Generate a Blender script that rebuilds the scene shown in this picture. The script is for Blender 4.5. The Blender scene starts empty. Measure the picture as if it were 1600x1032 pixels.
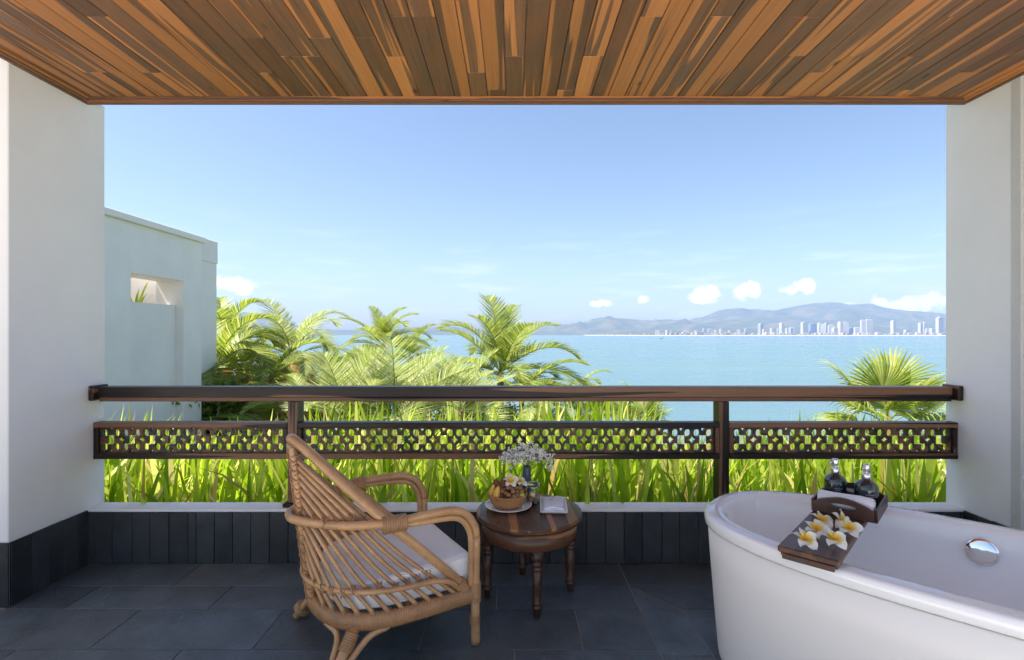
import bpy, math, random
import numpy as np
from mathutils import Vector, Matrix, noise as mnoise

# ------------------------------------------------------------------ camera, sky, sun, exposure
sc = bpy.context.scene
col = sc.collection
H = 1.28                       # eye height above the balcony floor
HZ = 520.5                     # horizon row in a 1600 px wide frame
FPX = 800.0                    # focal length in those pixels (18 mm on 36 mm)
R = math.radians

cam_d = bpy.data.cameras.new('camera'); cam = bpy.data.objects.new('camera', cam_d); col.objects.link(cam)
cam.location = (0, 0, H); cam.rotation_euler = (R(90), 0, 0)
cam_d.lens = 18; cam_d.sensor_width = 36; cam_d.shift_y = (HZ - 516) / 1600
cam_d.clip_start = 0.05; cam_d.clip_end = 60000
sc.camera = cam

SUN_EL, SUN_AZ = R(60), R(9)              # from the left, a little behind the camera
sun_vec = Vector((-math.cos(SUN_EL) * math.cos(SUN_AZ), -math.cos(SUN_EL) * math.sin(SUN_AZ), math.sin(SUN_EL)))
world = bpy.data.worlds.new('World'); sc.world = world; world.use_nodes = True
wn = world.node_tree; wn.nodes.clear()
def wnode(t, **k):
    n = wn.nodes.new(t)
    for a, b in k.items(): setattr(n, a, b)
    return n
wo = wnode('ShaderNodeOutputWorld'); wb = wnode('ShaderNodeBackground'); wb.inputs['Strength'].default_value = 0.075
sky = wnode('ShaderNodeTexSky', sky_type='NISHITA', sun_disc=False)
sky.sun_elevation = SUN_EL; sky.sun_rotation = math.atan2(sun_vec.x, sun_vec.y)
sky.altitude = 30; sky.air_density = 1.0; sky.dust_density = 1.5; sky.ozone_density = 2.2
# clouds: small cumulus low over the hills, thin streaks elsewhere, laid out by direction
tc = wnode('ShaderNodeTexCoord')
def wmath(op, a, b=None, clamp=False):
    n = wnode('ShaderNodeMath', operation=op); n.use_clamp = clamp
    for i, s in enumerate((a, b)):
        if s is None: continue
        if isinstance(s, (int, float)): n.inputs[i].default_value = s
        else: wn.links.new(s, n.inputs[i])
    return n.outputs[0]
sep = wnode('ShaderNodeSeparateXYZ'); wn.links.new(tc.outputs['Generated'], sep.inputs[0])
az = wmath('ARCTAN2', sep.outputs[0], sep.outputs[1])
el = wmath('ARCSINE', sep.outputs[2])
comb = wnode('ShaderNodeCombineXYZ'); wn.links.new(az, comb.inputs[0]); wn.links.new(el, comb.inputs[1])
def wnoise(scale, detail, vscale=(1, 1, 1), loc=(0, 0, 0), rough=.55):
    m = wnode('ShaderNodeMapping'); m.inputs['Scale'].default_value = vscale; m.inputs['Location'].default_value = loc
    wn.links.new(comb.outputs[0], m.inputs[0])
    n = wnode('ShaderNodeTexNoise'); n.inputs['Scale'].default_value = scale; n.inputs['Detail'].default_value = detail
    n.inputs['Roughness'].default_value = rough
    wn.links.new(m.outputs[0], n.inputs['Vector']); return n.outputs['Fac']
nz = wnoise(42, 6, rough=.6)
def px_dir(px, py):
    d = Vector(((px - 800) / FPX, 1, (HZ - py) / FPX)).normalized()
    return math.atan2(d.x, d.y), math.asin(d.z)
cl = None
for (px, py, rx, ry, g) in ((1103, 462, 32, 17, 1), (1168, 454, 28, 17, 1), (1258, 448, 20, 15, .95), (1240, 455, 30, 9, .55), (1005, 470, 17, 9, .85),
                            (948, 473, 15, 8, .8), (930, 476, 12, 7, .55), (370, 446, 40, 15, .9), (380, 457, 20, 9, .8), (345, 440, 22, 12, .8), (1420, 476, 64, 18, .75), (1375, 470, 22, 13, .7),
                            (1330, 480, 40, 8, .5), (1470, 470, 40, 16, .75), (60, 452, 60, 20, .9), (1640, 458, 70, 26, .9), (-260, 440, 90, 26, .9), (2100, 430, 110, 30, .9)):
    a0, e0 = px_dir(px, py)
    sx, sy = FPX / (rx * math.cos(a0) ** 2), FPX / (ry * math.cos(a0))
    vm = wnode('ShaderNodeVectorMath', operation='MULTIPLY_ADD'); wn.links.new(comb.outputs[0], vm.inputs[0])
    vm.inputs[1].default_value = (sx, sy, 0); vm.inputs[2].default_value = (-a0 * sx, -e0 * sy, 0)
    ln = wnode('ShaderNodeVectorMath', operation='LENGTH'); wn.links.new(vm.outputs[0], ln.inputs[0])
    b = wmath('MULTIPLY_ADD', ln.outputs['Value'], -g); wn.nodes[-1].inputs[2].default_value = g
    cl = b if cl is None else wmath('MAXIMUM', cl, b)
cm = wmath('MULTIPLY_ADD', nz, 1.9, False)
mm = wn.nodes[-1]; mm.inputs[2].default_value = -1.08
cl2 = wmath('MULTIPLY', wmath('ADD', cl, cm), 4.0, True)
streak = wnoise(7, 4, (1, 7, 1), (3, 1.2, 0))
st = wmath('MULTIPLY', wmath('SUBTRACT', streak, .52), 2.4, True)
fade = wmath('SUBTRACT', 1.0, wmath('DIVIDE', wmath('ABSOLUTE', wmath('SUBTRACT', el, .09)), .13), True)
st = wmath('MULTIPLY', wmath('MULTIPLY', st, fade), .55)
cov = wmath('MAXIMUM', cl2, st)
mix = wnode('ShaderNodeMix', data_type='RGBA'); wn.links.new(cov, mix.inputs['Factor'])
wn.links.new(sky.outputs[0], mix.inputs['A']); mix.inputs['B'].default_value = (7.6, 7.35, 7.2, 1)
wn.links.new(mix.outputs['Result'], wb.inputs['Color']); wn.links.new(wb.outputs[0], wo.inputs['Surface'])

world.cycles.sampling_method = 'MANUAL'; world.cycles.sample_map_resolution = 512
sl = bpy.data.lights.new('sun', 'SUN'); sl.energy = 5.0; sl.angle = R(0.5); sl.color = (1, .93, .82)
so = bpy.data.objects.new('sun', sl); col.objects.link(so); so.rotation_euler = sun_vec.to_track_quat('Z', 'Y').to_euler()

vs = sc.view_settings; vs.view_transform = 'Standard'; vs.look = 'None'; vs.gamma = 1; vs.use_curve_mapping = False
vs.exposure = 1.5
cy = sc.cycles; cy.use_denoising = True; cy.adaptive_threshold = .015; cy.max_bounces = 8; cy.diffuse_bounces = 5; cy.glossy_bounces = 4
cy.transmission_bounces = 8; cy.transparent_max_bounces = 16; cy.volume_bounces = 1; cy.sample_clamp_indirect = 6

# ------------------------------------------------------------------ helpers
rng = random.Random(7)
def at(px, py, Y):             # the point at depth Y seen at that place of the photograph
    return Vector(((px - 800) / FPX * Y, Y, H - (py - HZ) / FPX * Y))
def link(o, parent=None):
    col.objects.link(o)
    if parent: o.parent = parent
    return o
def tag(o, label=None, cat=None, group=None, kind=None):
    for k, v in (('label', label), ('category', cat), ('group', group), ('kind', kind)):
        if v: o[k] = v
    return o
def empty(name, loc=(0, 0, 0), rz=0, label=None, cat=None, group=None):
    o = bpy.data.objects.new(name, None); link(o); o.location = loc; o.rotation_euler = (0, 0, rz); o.empty_display_size = .1
    return tag(o, label, cat, group)
def obj(name, mesh, parent=None, loc=None):
    o = bpy.data.objects.new(name, mesh); link(o, parent)
    if loc is not None: o.location = loc
    return o
def catmull(pts, n, closed=False):
    P = [Vector(p) for p in pts]; out = []
    m = len(P); segs = m if closed else m - 1
    for i in range(segs):
        p1, p2 = P[i], P[(i + 1) % m]
        p0 = P[i - 1] if (closed or i > 0) else p1 * 2 - p2
        p3 = P[(i + 2) % m] if (closed or i + 2 < m) else p2 * 2 - p1
        for k in range(n):
            t = k / n
            out.append(.5 * ((2 * p1) + (p2 - p0) * t + (2 * p0 - 5 * p1 + 4 * p2 - p3) * t * t + (3 * p1 - p0 - 3 * p2 + p3) * t ** 3))
    if not closed: out.append(P[-1])
    return out
def resample(path, step):
    d = [0]
    for a, b in zip(path, path[1:]): d.append(d[-1] + (b - a).length)
    n = max(2, int(d[-1] / step)); out = []; j = 0
    for i in range(n + 1):
        s = d[-1] * i / n
        while j < len(path) - 2 and d[j + 1] < s: j += 1
        t = (s - d[j]) / max(1e-9, d[j + 1] - d[j]); out.append(path[j].lerp(path[j + 1], min(1, t)))
    return out
class MB:
    def __init__(s): s.v = []; s.f = []; s.sm = []
    def add(s, vs, fs, smooth=False):
        o = len(s.v); s.v += [tuple(p) for p in vs]; s.f += [tuple(i + o for i in f) for f in fs]; s.sm += [smooth] * len(fs); return s
    def box(s, a, b, ch=0, M=None):
        (x0, y0, z0), (x1, y1, z1) = a, b
        if ch <= 0:
            v = [(x0, y0, z0), (x1, y0, z0), (x1, y1, z0), (x0, y1, z0), (x0, y0, z1), (x1, y0, z1), (x1, y1, z1), (x0, y1, z1)]
            f = [(0, 3, 2, 1), (4, 5, 6, 7), (0, 1, 5, 4), (1, 2, 6, 5), (2, 3, 7, 6), (3, 0, 4, 7)]
        else:
            v = []; idx = {}
            X = (x0, x1); Y = (y0, y1); Z = (z0, z1)
            for i in (0, 1):
                for j in (0, 1):
                    for k in (0, 1):
                        cx, cyy, cz = X[i], Y[j], Z[k]; dx = ch if i == 0 else -ch; dy = ch if j == 0 else -ch; dz = ch if k == 0 else -ch
                        for ax, p in ((0, (cx, cyy + dy, cz + dz)), (1, (cx + dx, cyy, cz + dz)), (2, (cx + dx, cyy + dy, cz))):
                            idx[i, j, k, ax] = len(v); v.append(p)
            f = []
            for ax in range(3):
                for e in (0, 1):
                    o1, o2 = [q for q in range(3) if q != ax]; q = []
                    for (p, r) in ((0, 0), (1, 0), (1, 1), (0, 1)):
                        c = [0, 0, 0]; c[ax] = e; c[o1] = p; c[o2] = r; q.append(idx[c[0], c[1], c[2], ax])
                    f.append(tuple(q))
            for ax in range(3):
                o1, o2 = [q for q in range(3) if q != ax]
                for p in (0, 1):
                    for r in (0, 1):
                        q = []
                        for (e, axx) in ((0, o1), (1, o1), (1, o2), (0, o2)):
                            c = [0, 0, 0]; c[ax] = e; c[o1] = p; c[o2] = r; q.append(idx[c[0], c[1], c[2], axx])
                        f.append(tuple(q))
            for i in (0, 1):
                for j in (0, 1):
                    for k in (0, 1): f.append(tuple(idx[i, j, k, a_] for a_ in range(3)))
        if M is not None: v = [M @ Vector(p) for p in v]
        return s.add(v, f)
    def tube(s, path, r, n=8, ry=None, ref=None, closed=False, caps=True):
        P = [Vector(p) for p in path]; m = len(P)
        rr = r if callable(r) else (lambda t: r) if not isinstance(r, (list, tuple)) else (lambda t: r[min(len(r) - 2, int(t * (len(r) - 1)))] * (1 - (t * (len(r) - 1) - min(len(r) - 2, int(t * (len(r) - 1))))) + r[min(len(r) - 2, int(t * (len(r) - 1))) + 1] * (t * (len(r) - 1) - min(len(r) - 2, int(t * (len(r) - 1)))))
        T = []
        for i in range(m):
            a = P[i - 1] if (i > 0 or closed) else P[i]; b = P[(i + 1) % m] if (i < m - 1 or closed) else P[i]
            d = b - a; T.append(d.normalized() if d.length > 1e-9 else Vector((0, 0, 1)))
        if ref is None:
            N = T[0].orthogonal().normalized()
        vs_ = []; fs = []
        for i in range(m):
            if ref is not None:
                B = T[i].cross(Vector(ref)); B = B.normalized() if B.length > 1e-6 else T[i].orthogonal().normalized(); N = B.cross(T[i]).normalized()
            else:
                N = (N - T[i] * N.dot(T[i])).normalized(); B = T[i].cross(N)
            t = i / max(1, m - 1); ra = rr(t); rb = ra if ry is None else ry * ra / max(1e-9, rr(0.0)) if not callable(ry) else ry(t)
            for k in range(n):
                an = 2 * math.pi * k / n; vs_.append(P[i] + B * (math.cos(an) * ra) + N * (math.sin(an) * rb))
        for i in range(m if closed else m - 1):
            j = (i + 1) % m
            for k in range(n): fs.append((i * n + k, i * n + (k + 1) % n, j * n + (k + 1) % n, j * n + k))
        if caps and not closed: fs.append(tuple(range(n - 1, -1, -1))); fs.append(tuple((m - 1) * n + k for k in range(n)))
        return s.add(vs_, fs, True)
    def lathe(s, prof, n=32, c=(0, 0, 0), M=None, cap=True):
        vs_ = []; fs = []
        for (r, z) in prof:
            for k in range(n):
                a = 2 * math.pi * k / n; p = Vector((c[0] + r * math.cos(a), c[1] + r * math.sin(a), c[2] + z)); vs_.append(M @ p if M is not None else p)
        for i in range(len(prof) - 1):
            for k in range(n): fs.append((i * n + k, i * n + (k + 1) % n, (i + 1) * n + (k + 1) % n, (i + 1) * n + k))
        if cap:
            if prof[0][0] > 1e-5: fs.append(tuple(range(n - 1, -1, -1)))
            if prof[-1][0] > 1e-5: fs.append(tuple((len(prof) - 1) * n + k for k in range(n)))
        return s.add(vs_, fs, True)
    def prism(s, poly, z0, z1, ch=0):
        n = len(poly); P = [Vector((p[0], p[1])) for p in poly]
        area = sum(P[i].x * P[(i + 1) % n].y - P[(i + 1) % n].x * P[i].y for i in range(n))
        if area < 0: P.reverse()
        rings = [(P, z0), (P, z1 - ch)]
        if ch > 0: rings.append((inset(P, ch), z1))
        vs_ = [(p.x, p.y, z) for r_, z in rings for p in r_]; fs = [tuple(range(n - 1, -1, -1)), tuple((len(rings) - 1) * n + k for k in range(n))]
        for i in range(len(rings) - 1):
            for k in range(n): fs.append((i * n + k, i * n + (k + 1) % n, (i + 1) * n + (k + 1) % n, (i + 1) * n + k))
        return s.add(vs_, fs)
    def mesh(s, name, mat=None):
        me = bpy.data.meshes.new(name); me.from_pydata(s.v, [], s.f)
        me.polygons.foreach_set('use_smooth', s.sm)
        if mat: me.materials.append(mat)
        me.update(); return me
    def build(s, name, mat=None, parent=None, loc=None): return obj(name, s.mesh(name, mat), parent, loc)
def inset(P, d):
    n = len(P); out = []
    for i in range(n):
        a, b, c = P[i - 1], P[i], P[(i + 1) % n]
        d1 = (b - a).normalized(); d2 = (c - b).normalized(); n1 = Vector((-d1.y, d1.x)); n2 = Vector((-d2.y, d2.x))
        k = 1 + n1.dot(n2); out.append(b + (n1 + n2) * (d / max(.25, k)))
    return out
def sharp(o, deg=35):
    for p in o.data.polygons: p.use_smooth = True
    o.data.set_sharp_from_angle(angle=R(deg)); return o

# ------------------------------------------------------------------ materials
class NT:
    def __init__(s, name):
        s.m = bpy.data.materials.new(name); s.m.use_nodes = True; s.t = s.m.node_tree; s.t.nodes.clear()
        s.out = s.n('ShaderNodeOutputMaterial')
    def n(s, t, **k):
        x = s.t.nodes.new(t)
        for a, b in k.items(): setattr(x, a, b)
        return x
    def l(s, a, b): s.t.links.new(a, b)
    def setv(s, inp, v):
        if isinstance(v, bpy.types.NodeSocket): s.l(v, inp)
        else: inp.default_value = v
    def math(s, op, a, b=None, c=None, clamp=False):
        x = s.n('ShaderNodeMath', operation=op); x.use_clamp = clamp
        for i, q in enumerate((a, b, c)):
            if q is not None: s.setv(x.inputs[i], q)
        return x.outputs[0]
    def coord(s, kind='Object', scale=(1, 1, 1), rand=0, loc=(0, 0, 0)):
        t = s.n('ShaderNodeTexCoord'); m = s.n('ShaderNodeMapping'); m.inputs['Scale'].default_value = scale; m.inputs['Location'].default_value = loc
        s.l(t.outputs[kind], m.inputs['Vector'])
        if not rand: return m.outputs[0]
        o = s.n('ShaderNodeObjectInfo'); v = s.n('ShaderNodeVectorMath', operation='MULTIPLY'); v.inputs[1].default_value = (rand, rand * 1.7, rand * .61)
        s.l(o.outputs['Random'], v.inputs[0]); a = s.n('ShaderNodeVectorMath', operation='ADD'); s.l(m.outputs[0], a.inputs[0]); s.l(v.outputs[0], a.inputs[1]); return a.outputs[0]
    def pos(s, scale=(1, 1, 1)):
        g = s.n('ShaderNodeNewGeometry'); m = s.n('ShaderNodeMapping'); m.inputs['Scale'].default_value = scale; s.l(g.outputs['Position'], m.inputs['Vector']); return m.outputs[0]
    def noise(s, vec, scale, detail=3, rough=.5, dist=0):
        x = s.n('ShaderNodeTexNoise'); s.l(vec, x.inputs['Vector']); x.inputs['Scale'].default_value = scale; x.inputs['Detail'].default_value = detail
        x.inputs['Roughness'].default_value = rough; x.inputs['Distortion'].default_value = dist; return x.outputs['Fac']
    def ramp(s, fac, stops, interp='LINEAR'):
        x = s.n('ShaderNodeValToRGB'); s.setv(x.inputs[0], fac); e = x.color_ramp.elements; x.color_ramp.interpolation = interp
        while len(e) < len(stops): e.new(.5)
        for q, (p, c) in zip(e, stops): q.position = p; q.color = (*c, 1) if len(c) == 3 else c
        return x.outputs[0]
    def mix(s, f, a, b, mode='MIX'):
        x = s.n('ShaderNodeMix', data_type='RGBA', blend_type=mode); s.setv(x.inputs['Factor'], f)
        for k, v in (('A', a), ('B', b)): s.setv(x.inputs[k], (*v, 1) if isinstance(v, tuple) and len(v) == 3 else v)
        return x.outputs['Result']
    def bump(s, h, strength=.3, dist=.01, normal=None):
        x = s.n('ShaderNodeBump'); s.l(h, x.inputs['Height']); x.inputs['Strength'].default_value = strength; x.inputs['Distance'].default_value = dist
        if normal is not None: s.l(normal, x.inputs['Normal'])
        return x.outputs[0]
    def bsdf(s, color, rough=.6, normal=None, **k):
        b = s.n('ShaderNodeBsdfPrincipled'); s.setv(b.inputs['Base Color'], (*color, 1) if isinstance(color, tuple) and len(color) == 3 else color); s.setv(b.inputs['Roughness'], rough)
        if normal is not None: s.l(normal, b.inputs['Normal'])
        for a, v in k.items(): s.setv(b.inputs[a.replace('_', ' ')], v)
        return b.outputs[0]
    def done(s, sh): s.l(sh, s.out.inputs['Surface']); return s.m
M = {}
def plain(name, c, rough=.5, **k):
    t = NT(name); M[name] = t.done(t.bsdf(c, rough, **k)); return M[name]

def plaster(name, c, bumpy=.12):
    t = NT(name); p = t.pos()
    n1 = t.noise(p, 1.3, 4, .6); n2 = t.noise(p, 90, 4, .6); n3 = t.noise(p, 9, 3)
    c2 = t.mix(t.ramp(n1, [(.35, (0, 0, 0)), (.7, (1, 1, 1))]), tuple(x * .92 for x in c), c)
    h = t.math('MULTIPLY_ADD', n3, 2.0, n2)
    M[name] = t.done(t.bsdf(c2, .75, t.bump(h, bumpy, .006))); return M[name]
plaster('plaster', (.85, .85, .86)); plaster('rough_plaster', (.62, .62, .60), .6); plaster('villa_white', (.92, .89, .86))

def wood(name, heart, sap, cover=.5, rough=.45, gx=(1, 1, 1), rand=37., spec=.4, knots=True, edge=.02):
    # two-tone timber: dark heartwood with pale sapwood streaks; grain runs along local Y (mapped with gx)
    t = NT(name); p = t.coord('Object', gx, rand)
    def stretch(v, s):
        m = t.n('ShaderNodeMapping'); m.inputs['Scale'].default_value = s; t.l(v, m.inputs['Vector']); return m.outputs[0]
    warp = t.noise(stretch(p, (15, .45, 15)), 1, 2.2, .5, .25)
    oi = t.n('ShaderNodeObjectInfo')
    thr = t.math('MULTIPLY_ADD', oi.outputs['Random'], .24, cover - .12)
    f = t.math('DIVIDE', t.math('SUBTRACT', warp, thr), edge, clamp=True)
    grain = t.noise(stretch(p, (60, 1.6, 60)), 1, 5, .65, .6); fine = t.noise(stretch(p, (300, 6, 300)), 1, 3, .6)
    blot = t.noise(stretch(p, (9, 3, 9)), 1, 4, .6)
    hd = t.mix(t.ramp(grain, [(.3, (0, 0, 0)), (.7, (1, 1, 1))]), tuple(x * .62 for x in heart), tuple(min(1, x * 1.35) for x in heart))
    hd = t.mix(t.ramp(blot, [(.35, (0, 0, 0)), (.75, (1, 1, 1))]), hd, tuple(x * y for x, y in zip(heart, (1.5, 1.15, .85))))
    sp = t.mix(t.ramp(grain, [(.3, (0, 0, 0)), (.75, (1, 1, 1))]), tuple(x * .72 for x in sap), sap)
    c = t.mix(f, hd, sp)
    tone = t.math('MULTIPLY_ADD', t.math('FRACT', t.math('MULTIPLY', oi.outputs['Random'], 17.3)), .45, .78)
    c = t.mix(1.0, c, t.n('ShaderNodeCombineColor').outputs[0], 'MULTIPLY') if False else c
    hs = t.n('ShaderNodeHueSaturation'); t.l(c, hs.inputs['Color']); t.l(tone, hs.inputs['Value']); c = hs.outputs[0]
    if knots:
        v = t.n('ShaderNodeTexVoronoi'); t.l(stretch(p, (5, 2.1, 5)), v.inputs['Vector']); v.inputs['Scale'].default_value = 1.3
        k = t.ramp(v.outputs['Distance'], [(.0, (1, 1, 1)), (.05, (.8, .8, .8)), (.11, (0, 0, 0))]); c = t.mix(k, c, tuple(x * .3 for x in heart))
    h = t.math('ADD', grain, t.math('MULTIPLY', fine, .6))
    rg = t.math('MULTIPLY_ADD', fine, .25, rough - .1)
    M[name] = t.done(t.bsdf(c, rg, t.bump(h, .15, .003), Specular_IOR_Level=spec)); return M[name]
wood('ceiling_wood', (.150, .084, .053), (.56, .23, .080), .53, .5, spec=.3)
wood('rail_wood', (.020, .016, .016), (.24, .125, .072), .575, .36, (1, 1, 1), 11., spec=.28, knots=False)
wood('table_wood', (.075, .038, .024), (.40, .17, .06), .56, .28, (1, 1, 1), 5., spec=.5, knots=False)
wood('leg_wood', (.055, .027, .017), (.13, .055, .025), .6, .32, (1, 1, 1), 5., spec=.5, knots=False)
wood('tray_wood', (.052, .025, .017), (.13, .058, .03), .58, .35, (1, 1, 1), 5., spec=.5, knots=False)

def slate(name, c, bump=.5):
    t = NT(name); p = t.coord('Object', (1, 1, 1), 23.)
    n1 = t.noise(p, 5, 5, .62, .4); n2 = t.noise(p, 34, 5, .65); n3 = t.noise(p, 1.3, 3)
    oi = t.n('ShaderNodeObjectInfo')
    c1 = t.mix(t.ramp(n1, [(.32, (0, 0, 0)), (.68, (1, 1, 1))]), tuple(x * .66 for x in c), tuple(x * 1.25 for x in c))
    c1 = t.mix(t.math('MULTIPLY', t.ramp(n3, [(.45, (0, 0, 0)), (.7, (1, 1, 1))]), .5), c1, (c[0] * 1.45, c[1] * 1.2, c[2] * .9))
    hs = t.n('ShaderNodeHueSaturation'); t.l(c1, hs.inputs['Color']); t.l(t.math('MULTIPLY_ADD', oi.outputs['Random'], .55, .72), hs.inputs['Value'])
    step = t.ramp(t.noise(p, 8, 4, .6, .8), [(.42, (0, 0, 0)), (.47, (1, 1, 1)), (.56, (.4, .4, .4)), (.6, (.9, .9, .9))])
    h = t.math('ADD', t.math('MULTIPLY', n2, .5), t.math('MULTIPLY', step, .5))
    M[name] = t.done(t.bsdf(hs.outputs[0], t.math('MULTIPLY_ADD', n2, .3, .24), t.bump(h, bump, .004), Specular_IOR_Level=.45)); return M[name]
slate('floor_slate', (.092, .111, .128)); slate('wall_slate', (.040, .047, .053), .35)
plain('grout', (.34, .29, .25), .9); plain('pale_grout', (.13, .125, .12), .9)

def leaf(name, stops, transl=.45, rough=.45, rand_by='Island', spec=.3):
    t = NT(name)
    g = t.n('ShaderNodeNewGeometry'); r = g.outputs['Random Per Island']
    c = t.ramp(r, stops)
    n = t.noise(t.pos(), 6, 2); c = t.mix(t.math('MULTIPLY', n, .35), c, tuple(x * .6 for x in stops[0][1]))
    b = t.bsdf(c, rough, Specular_IOR_Level=spec)
    tr = t.n('ShaderNodeBsdfTranslucent'); br = t.n('ShaderNodeHueSaturation'); t.l(c, br.inputs['Color']); br.inputs['Value'].default_value = 1.35; br.inputs['Saturation'].default_value = 1.05; t.l(br.outputs[0], tr.inputs['Color'])
    mx = t.n('ShaderNodeMixShader'); mx.inputs[0].default_value = transl; t.l(b, mx.inputs[1]); t.l(tr.outputs[0], mx.inputs[2])
    M[name] = t.done(mx.outputs[0]); return M[name]
leaf('grass_blade', [(0, (.15, .25, .018)), (.35, (.27, .40, .03)), (.65, (.43, .52, .06)), (.88, (.66, .65, .20)), (.96, (.62, .50, .22)), (1, (.45, .26, .10))], .6)
leaf('palm_green', [(0, (.13, .19, .03)), (.5, (.27, .34, .05)), (.85, (.44, .47, .10)), (1, (.52, .50, .22))], .42, .45, 'Island', .3)
leaf('palm_pale', [(0, (.20, .27, .06)), (.5, (.33, .40, .12)), (1, (.60, .58, .34))], .42, .45, 'Island', .3)
leaf('palm_dry', [(0, (.46, .22, .06)), (.5, (.62, .38, .15)), (1, (.48, .40, .13))], .35)
leaf('bush_leaf', [(0, (.09, .16, .02)), (.5, (.16, .25, .035)), (.85, (.28, .34, .06)), (1, (.42, .27, .10))], .4)
def trunk_mat():
    t = NT('palm_trunk'); p = t.pos(); n = t.noise(p, 9, 4, .6); w = t.n('ShaderNodeTexWave', bands_direction='Z'); t.l(p, w.inputs['Vector']); w.inputs['Scale'].default_value = 6; w.inputs['Distortion'].default_value = 2
    c = t.mix(n, (.22, .15, .10), (.42, .31, .22)); c = t.mix(t.math('MULTIPLY', w.outputs['Fac'], .5), c, (.16, .11, .08))
    M['palm_trunk'] = t.done(t.bsdf(c, .85, t.bump(w.outputs['Fac'], .5, .02)))
trunk_mat()

# ------------------------------------------------------------------ far setting
def terrain_z(x, y):
    d = max(0.0, y - 4.3)
    z = -.12 - .30 * d - .0022 * d * d
    if y < 2.9: z = -.9
    return max(z, -23.5) + .25 * mnoise.noise(Vector((x * .13, y * .13, 0)))* min(1, d / 5)
def make_terrain():
    b = MB(); xs = np.linspace(-70, 70, 71); ys = np.concatenate([np.linspace(-60, 2.88, 8), np.linspace(2.92, 7, 9), np.linspace(8, 90, 60)])
    v = [(x, y, terrain_z(x, y)) for y in ys for x in xs]; n = len(xs)
    f = [(j * n + i, j * n + i + 1, (j + 1) * n + i + 1, (j + 1) * n + i) for j in range(len(ys) - 1) for i in range(n - 1)]
    b.add(v, f, True)
    t = NT('soil'); p = t.pos(); n1 = t.noise(p, .8, 5, .6); n2 = t.noise(p, 7, 4)
    c = t.ramp(n1, [(.3, (.05, .07, .02)), (.5, (.09, .12, .03)), (.7, (.17, .13, .07))]); c = t.mix(n2, c, (.06, .06, .03))
    M['soil'] = t.done(t.bsdf(c, .95, t.bump(n2, .6, .05)))
    tag(b.build('terrain', M['soil']), 'green slope falling from the balcony to the sea', None, None, 'structure')
make_terrain()
SEA = -20.0
def make_sea():
    t = NT('sea_water'); p = t.pos()
    def st(s_):
        m = t.n('ShaderNodeMapping'); m.inputs['Scale'].default_value = s_; t.l(p, m.inputs['Vector']); return m.outputs[0]
    w1 = t.noise(st((.25, .6, 1)), 1, 5, .62); w2 = t.noise(st((.02, .06, 1)), 1, 4, .6); w3 = t.ramp(t.noise(st((.0012, .011, 1)), 1, 5, .6), [(.34, (0, 0, 0)), (.66, (1, 1, 1))])
    c = t.mix(w3, (.050, .118, .138), (.095, .172, .188))
    h = t.math('ADD', w1, t.math('MULTIPLY', w2, 5.0))
    rg = t.ramp(w3, [(.1, (.14, .14, .14)), (.9, (.32, .32, .32))])
    M['sea_water'] = t.done(t.bsdf(c, rg, t.bump(h, .35, .35), IOR=1.33))
    b = MB(); b.add([(-9000, 45, SEA), (9000, 45, SEA), (9000, 9000, SEA), (-9000, 9000, SEA)], [(0, 1, 2, 3)])
    tag(b.build('sea', M['sea_water']), 'calm turquoise bay below the balcony', None, None, 'structure')
make_sea()
def profile(pts, Y):
    xs = [(p[0] - 800) / FPX * Y for p in pts]; zs = [H + (HZ - p[1]) / FPX * Y for p in pts]
    return lambda x: float(np.interp(x, xs, zs))
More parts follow.
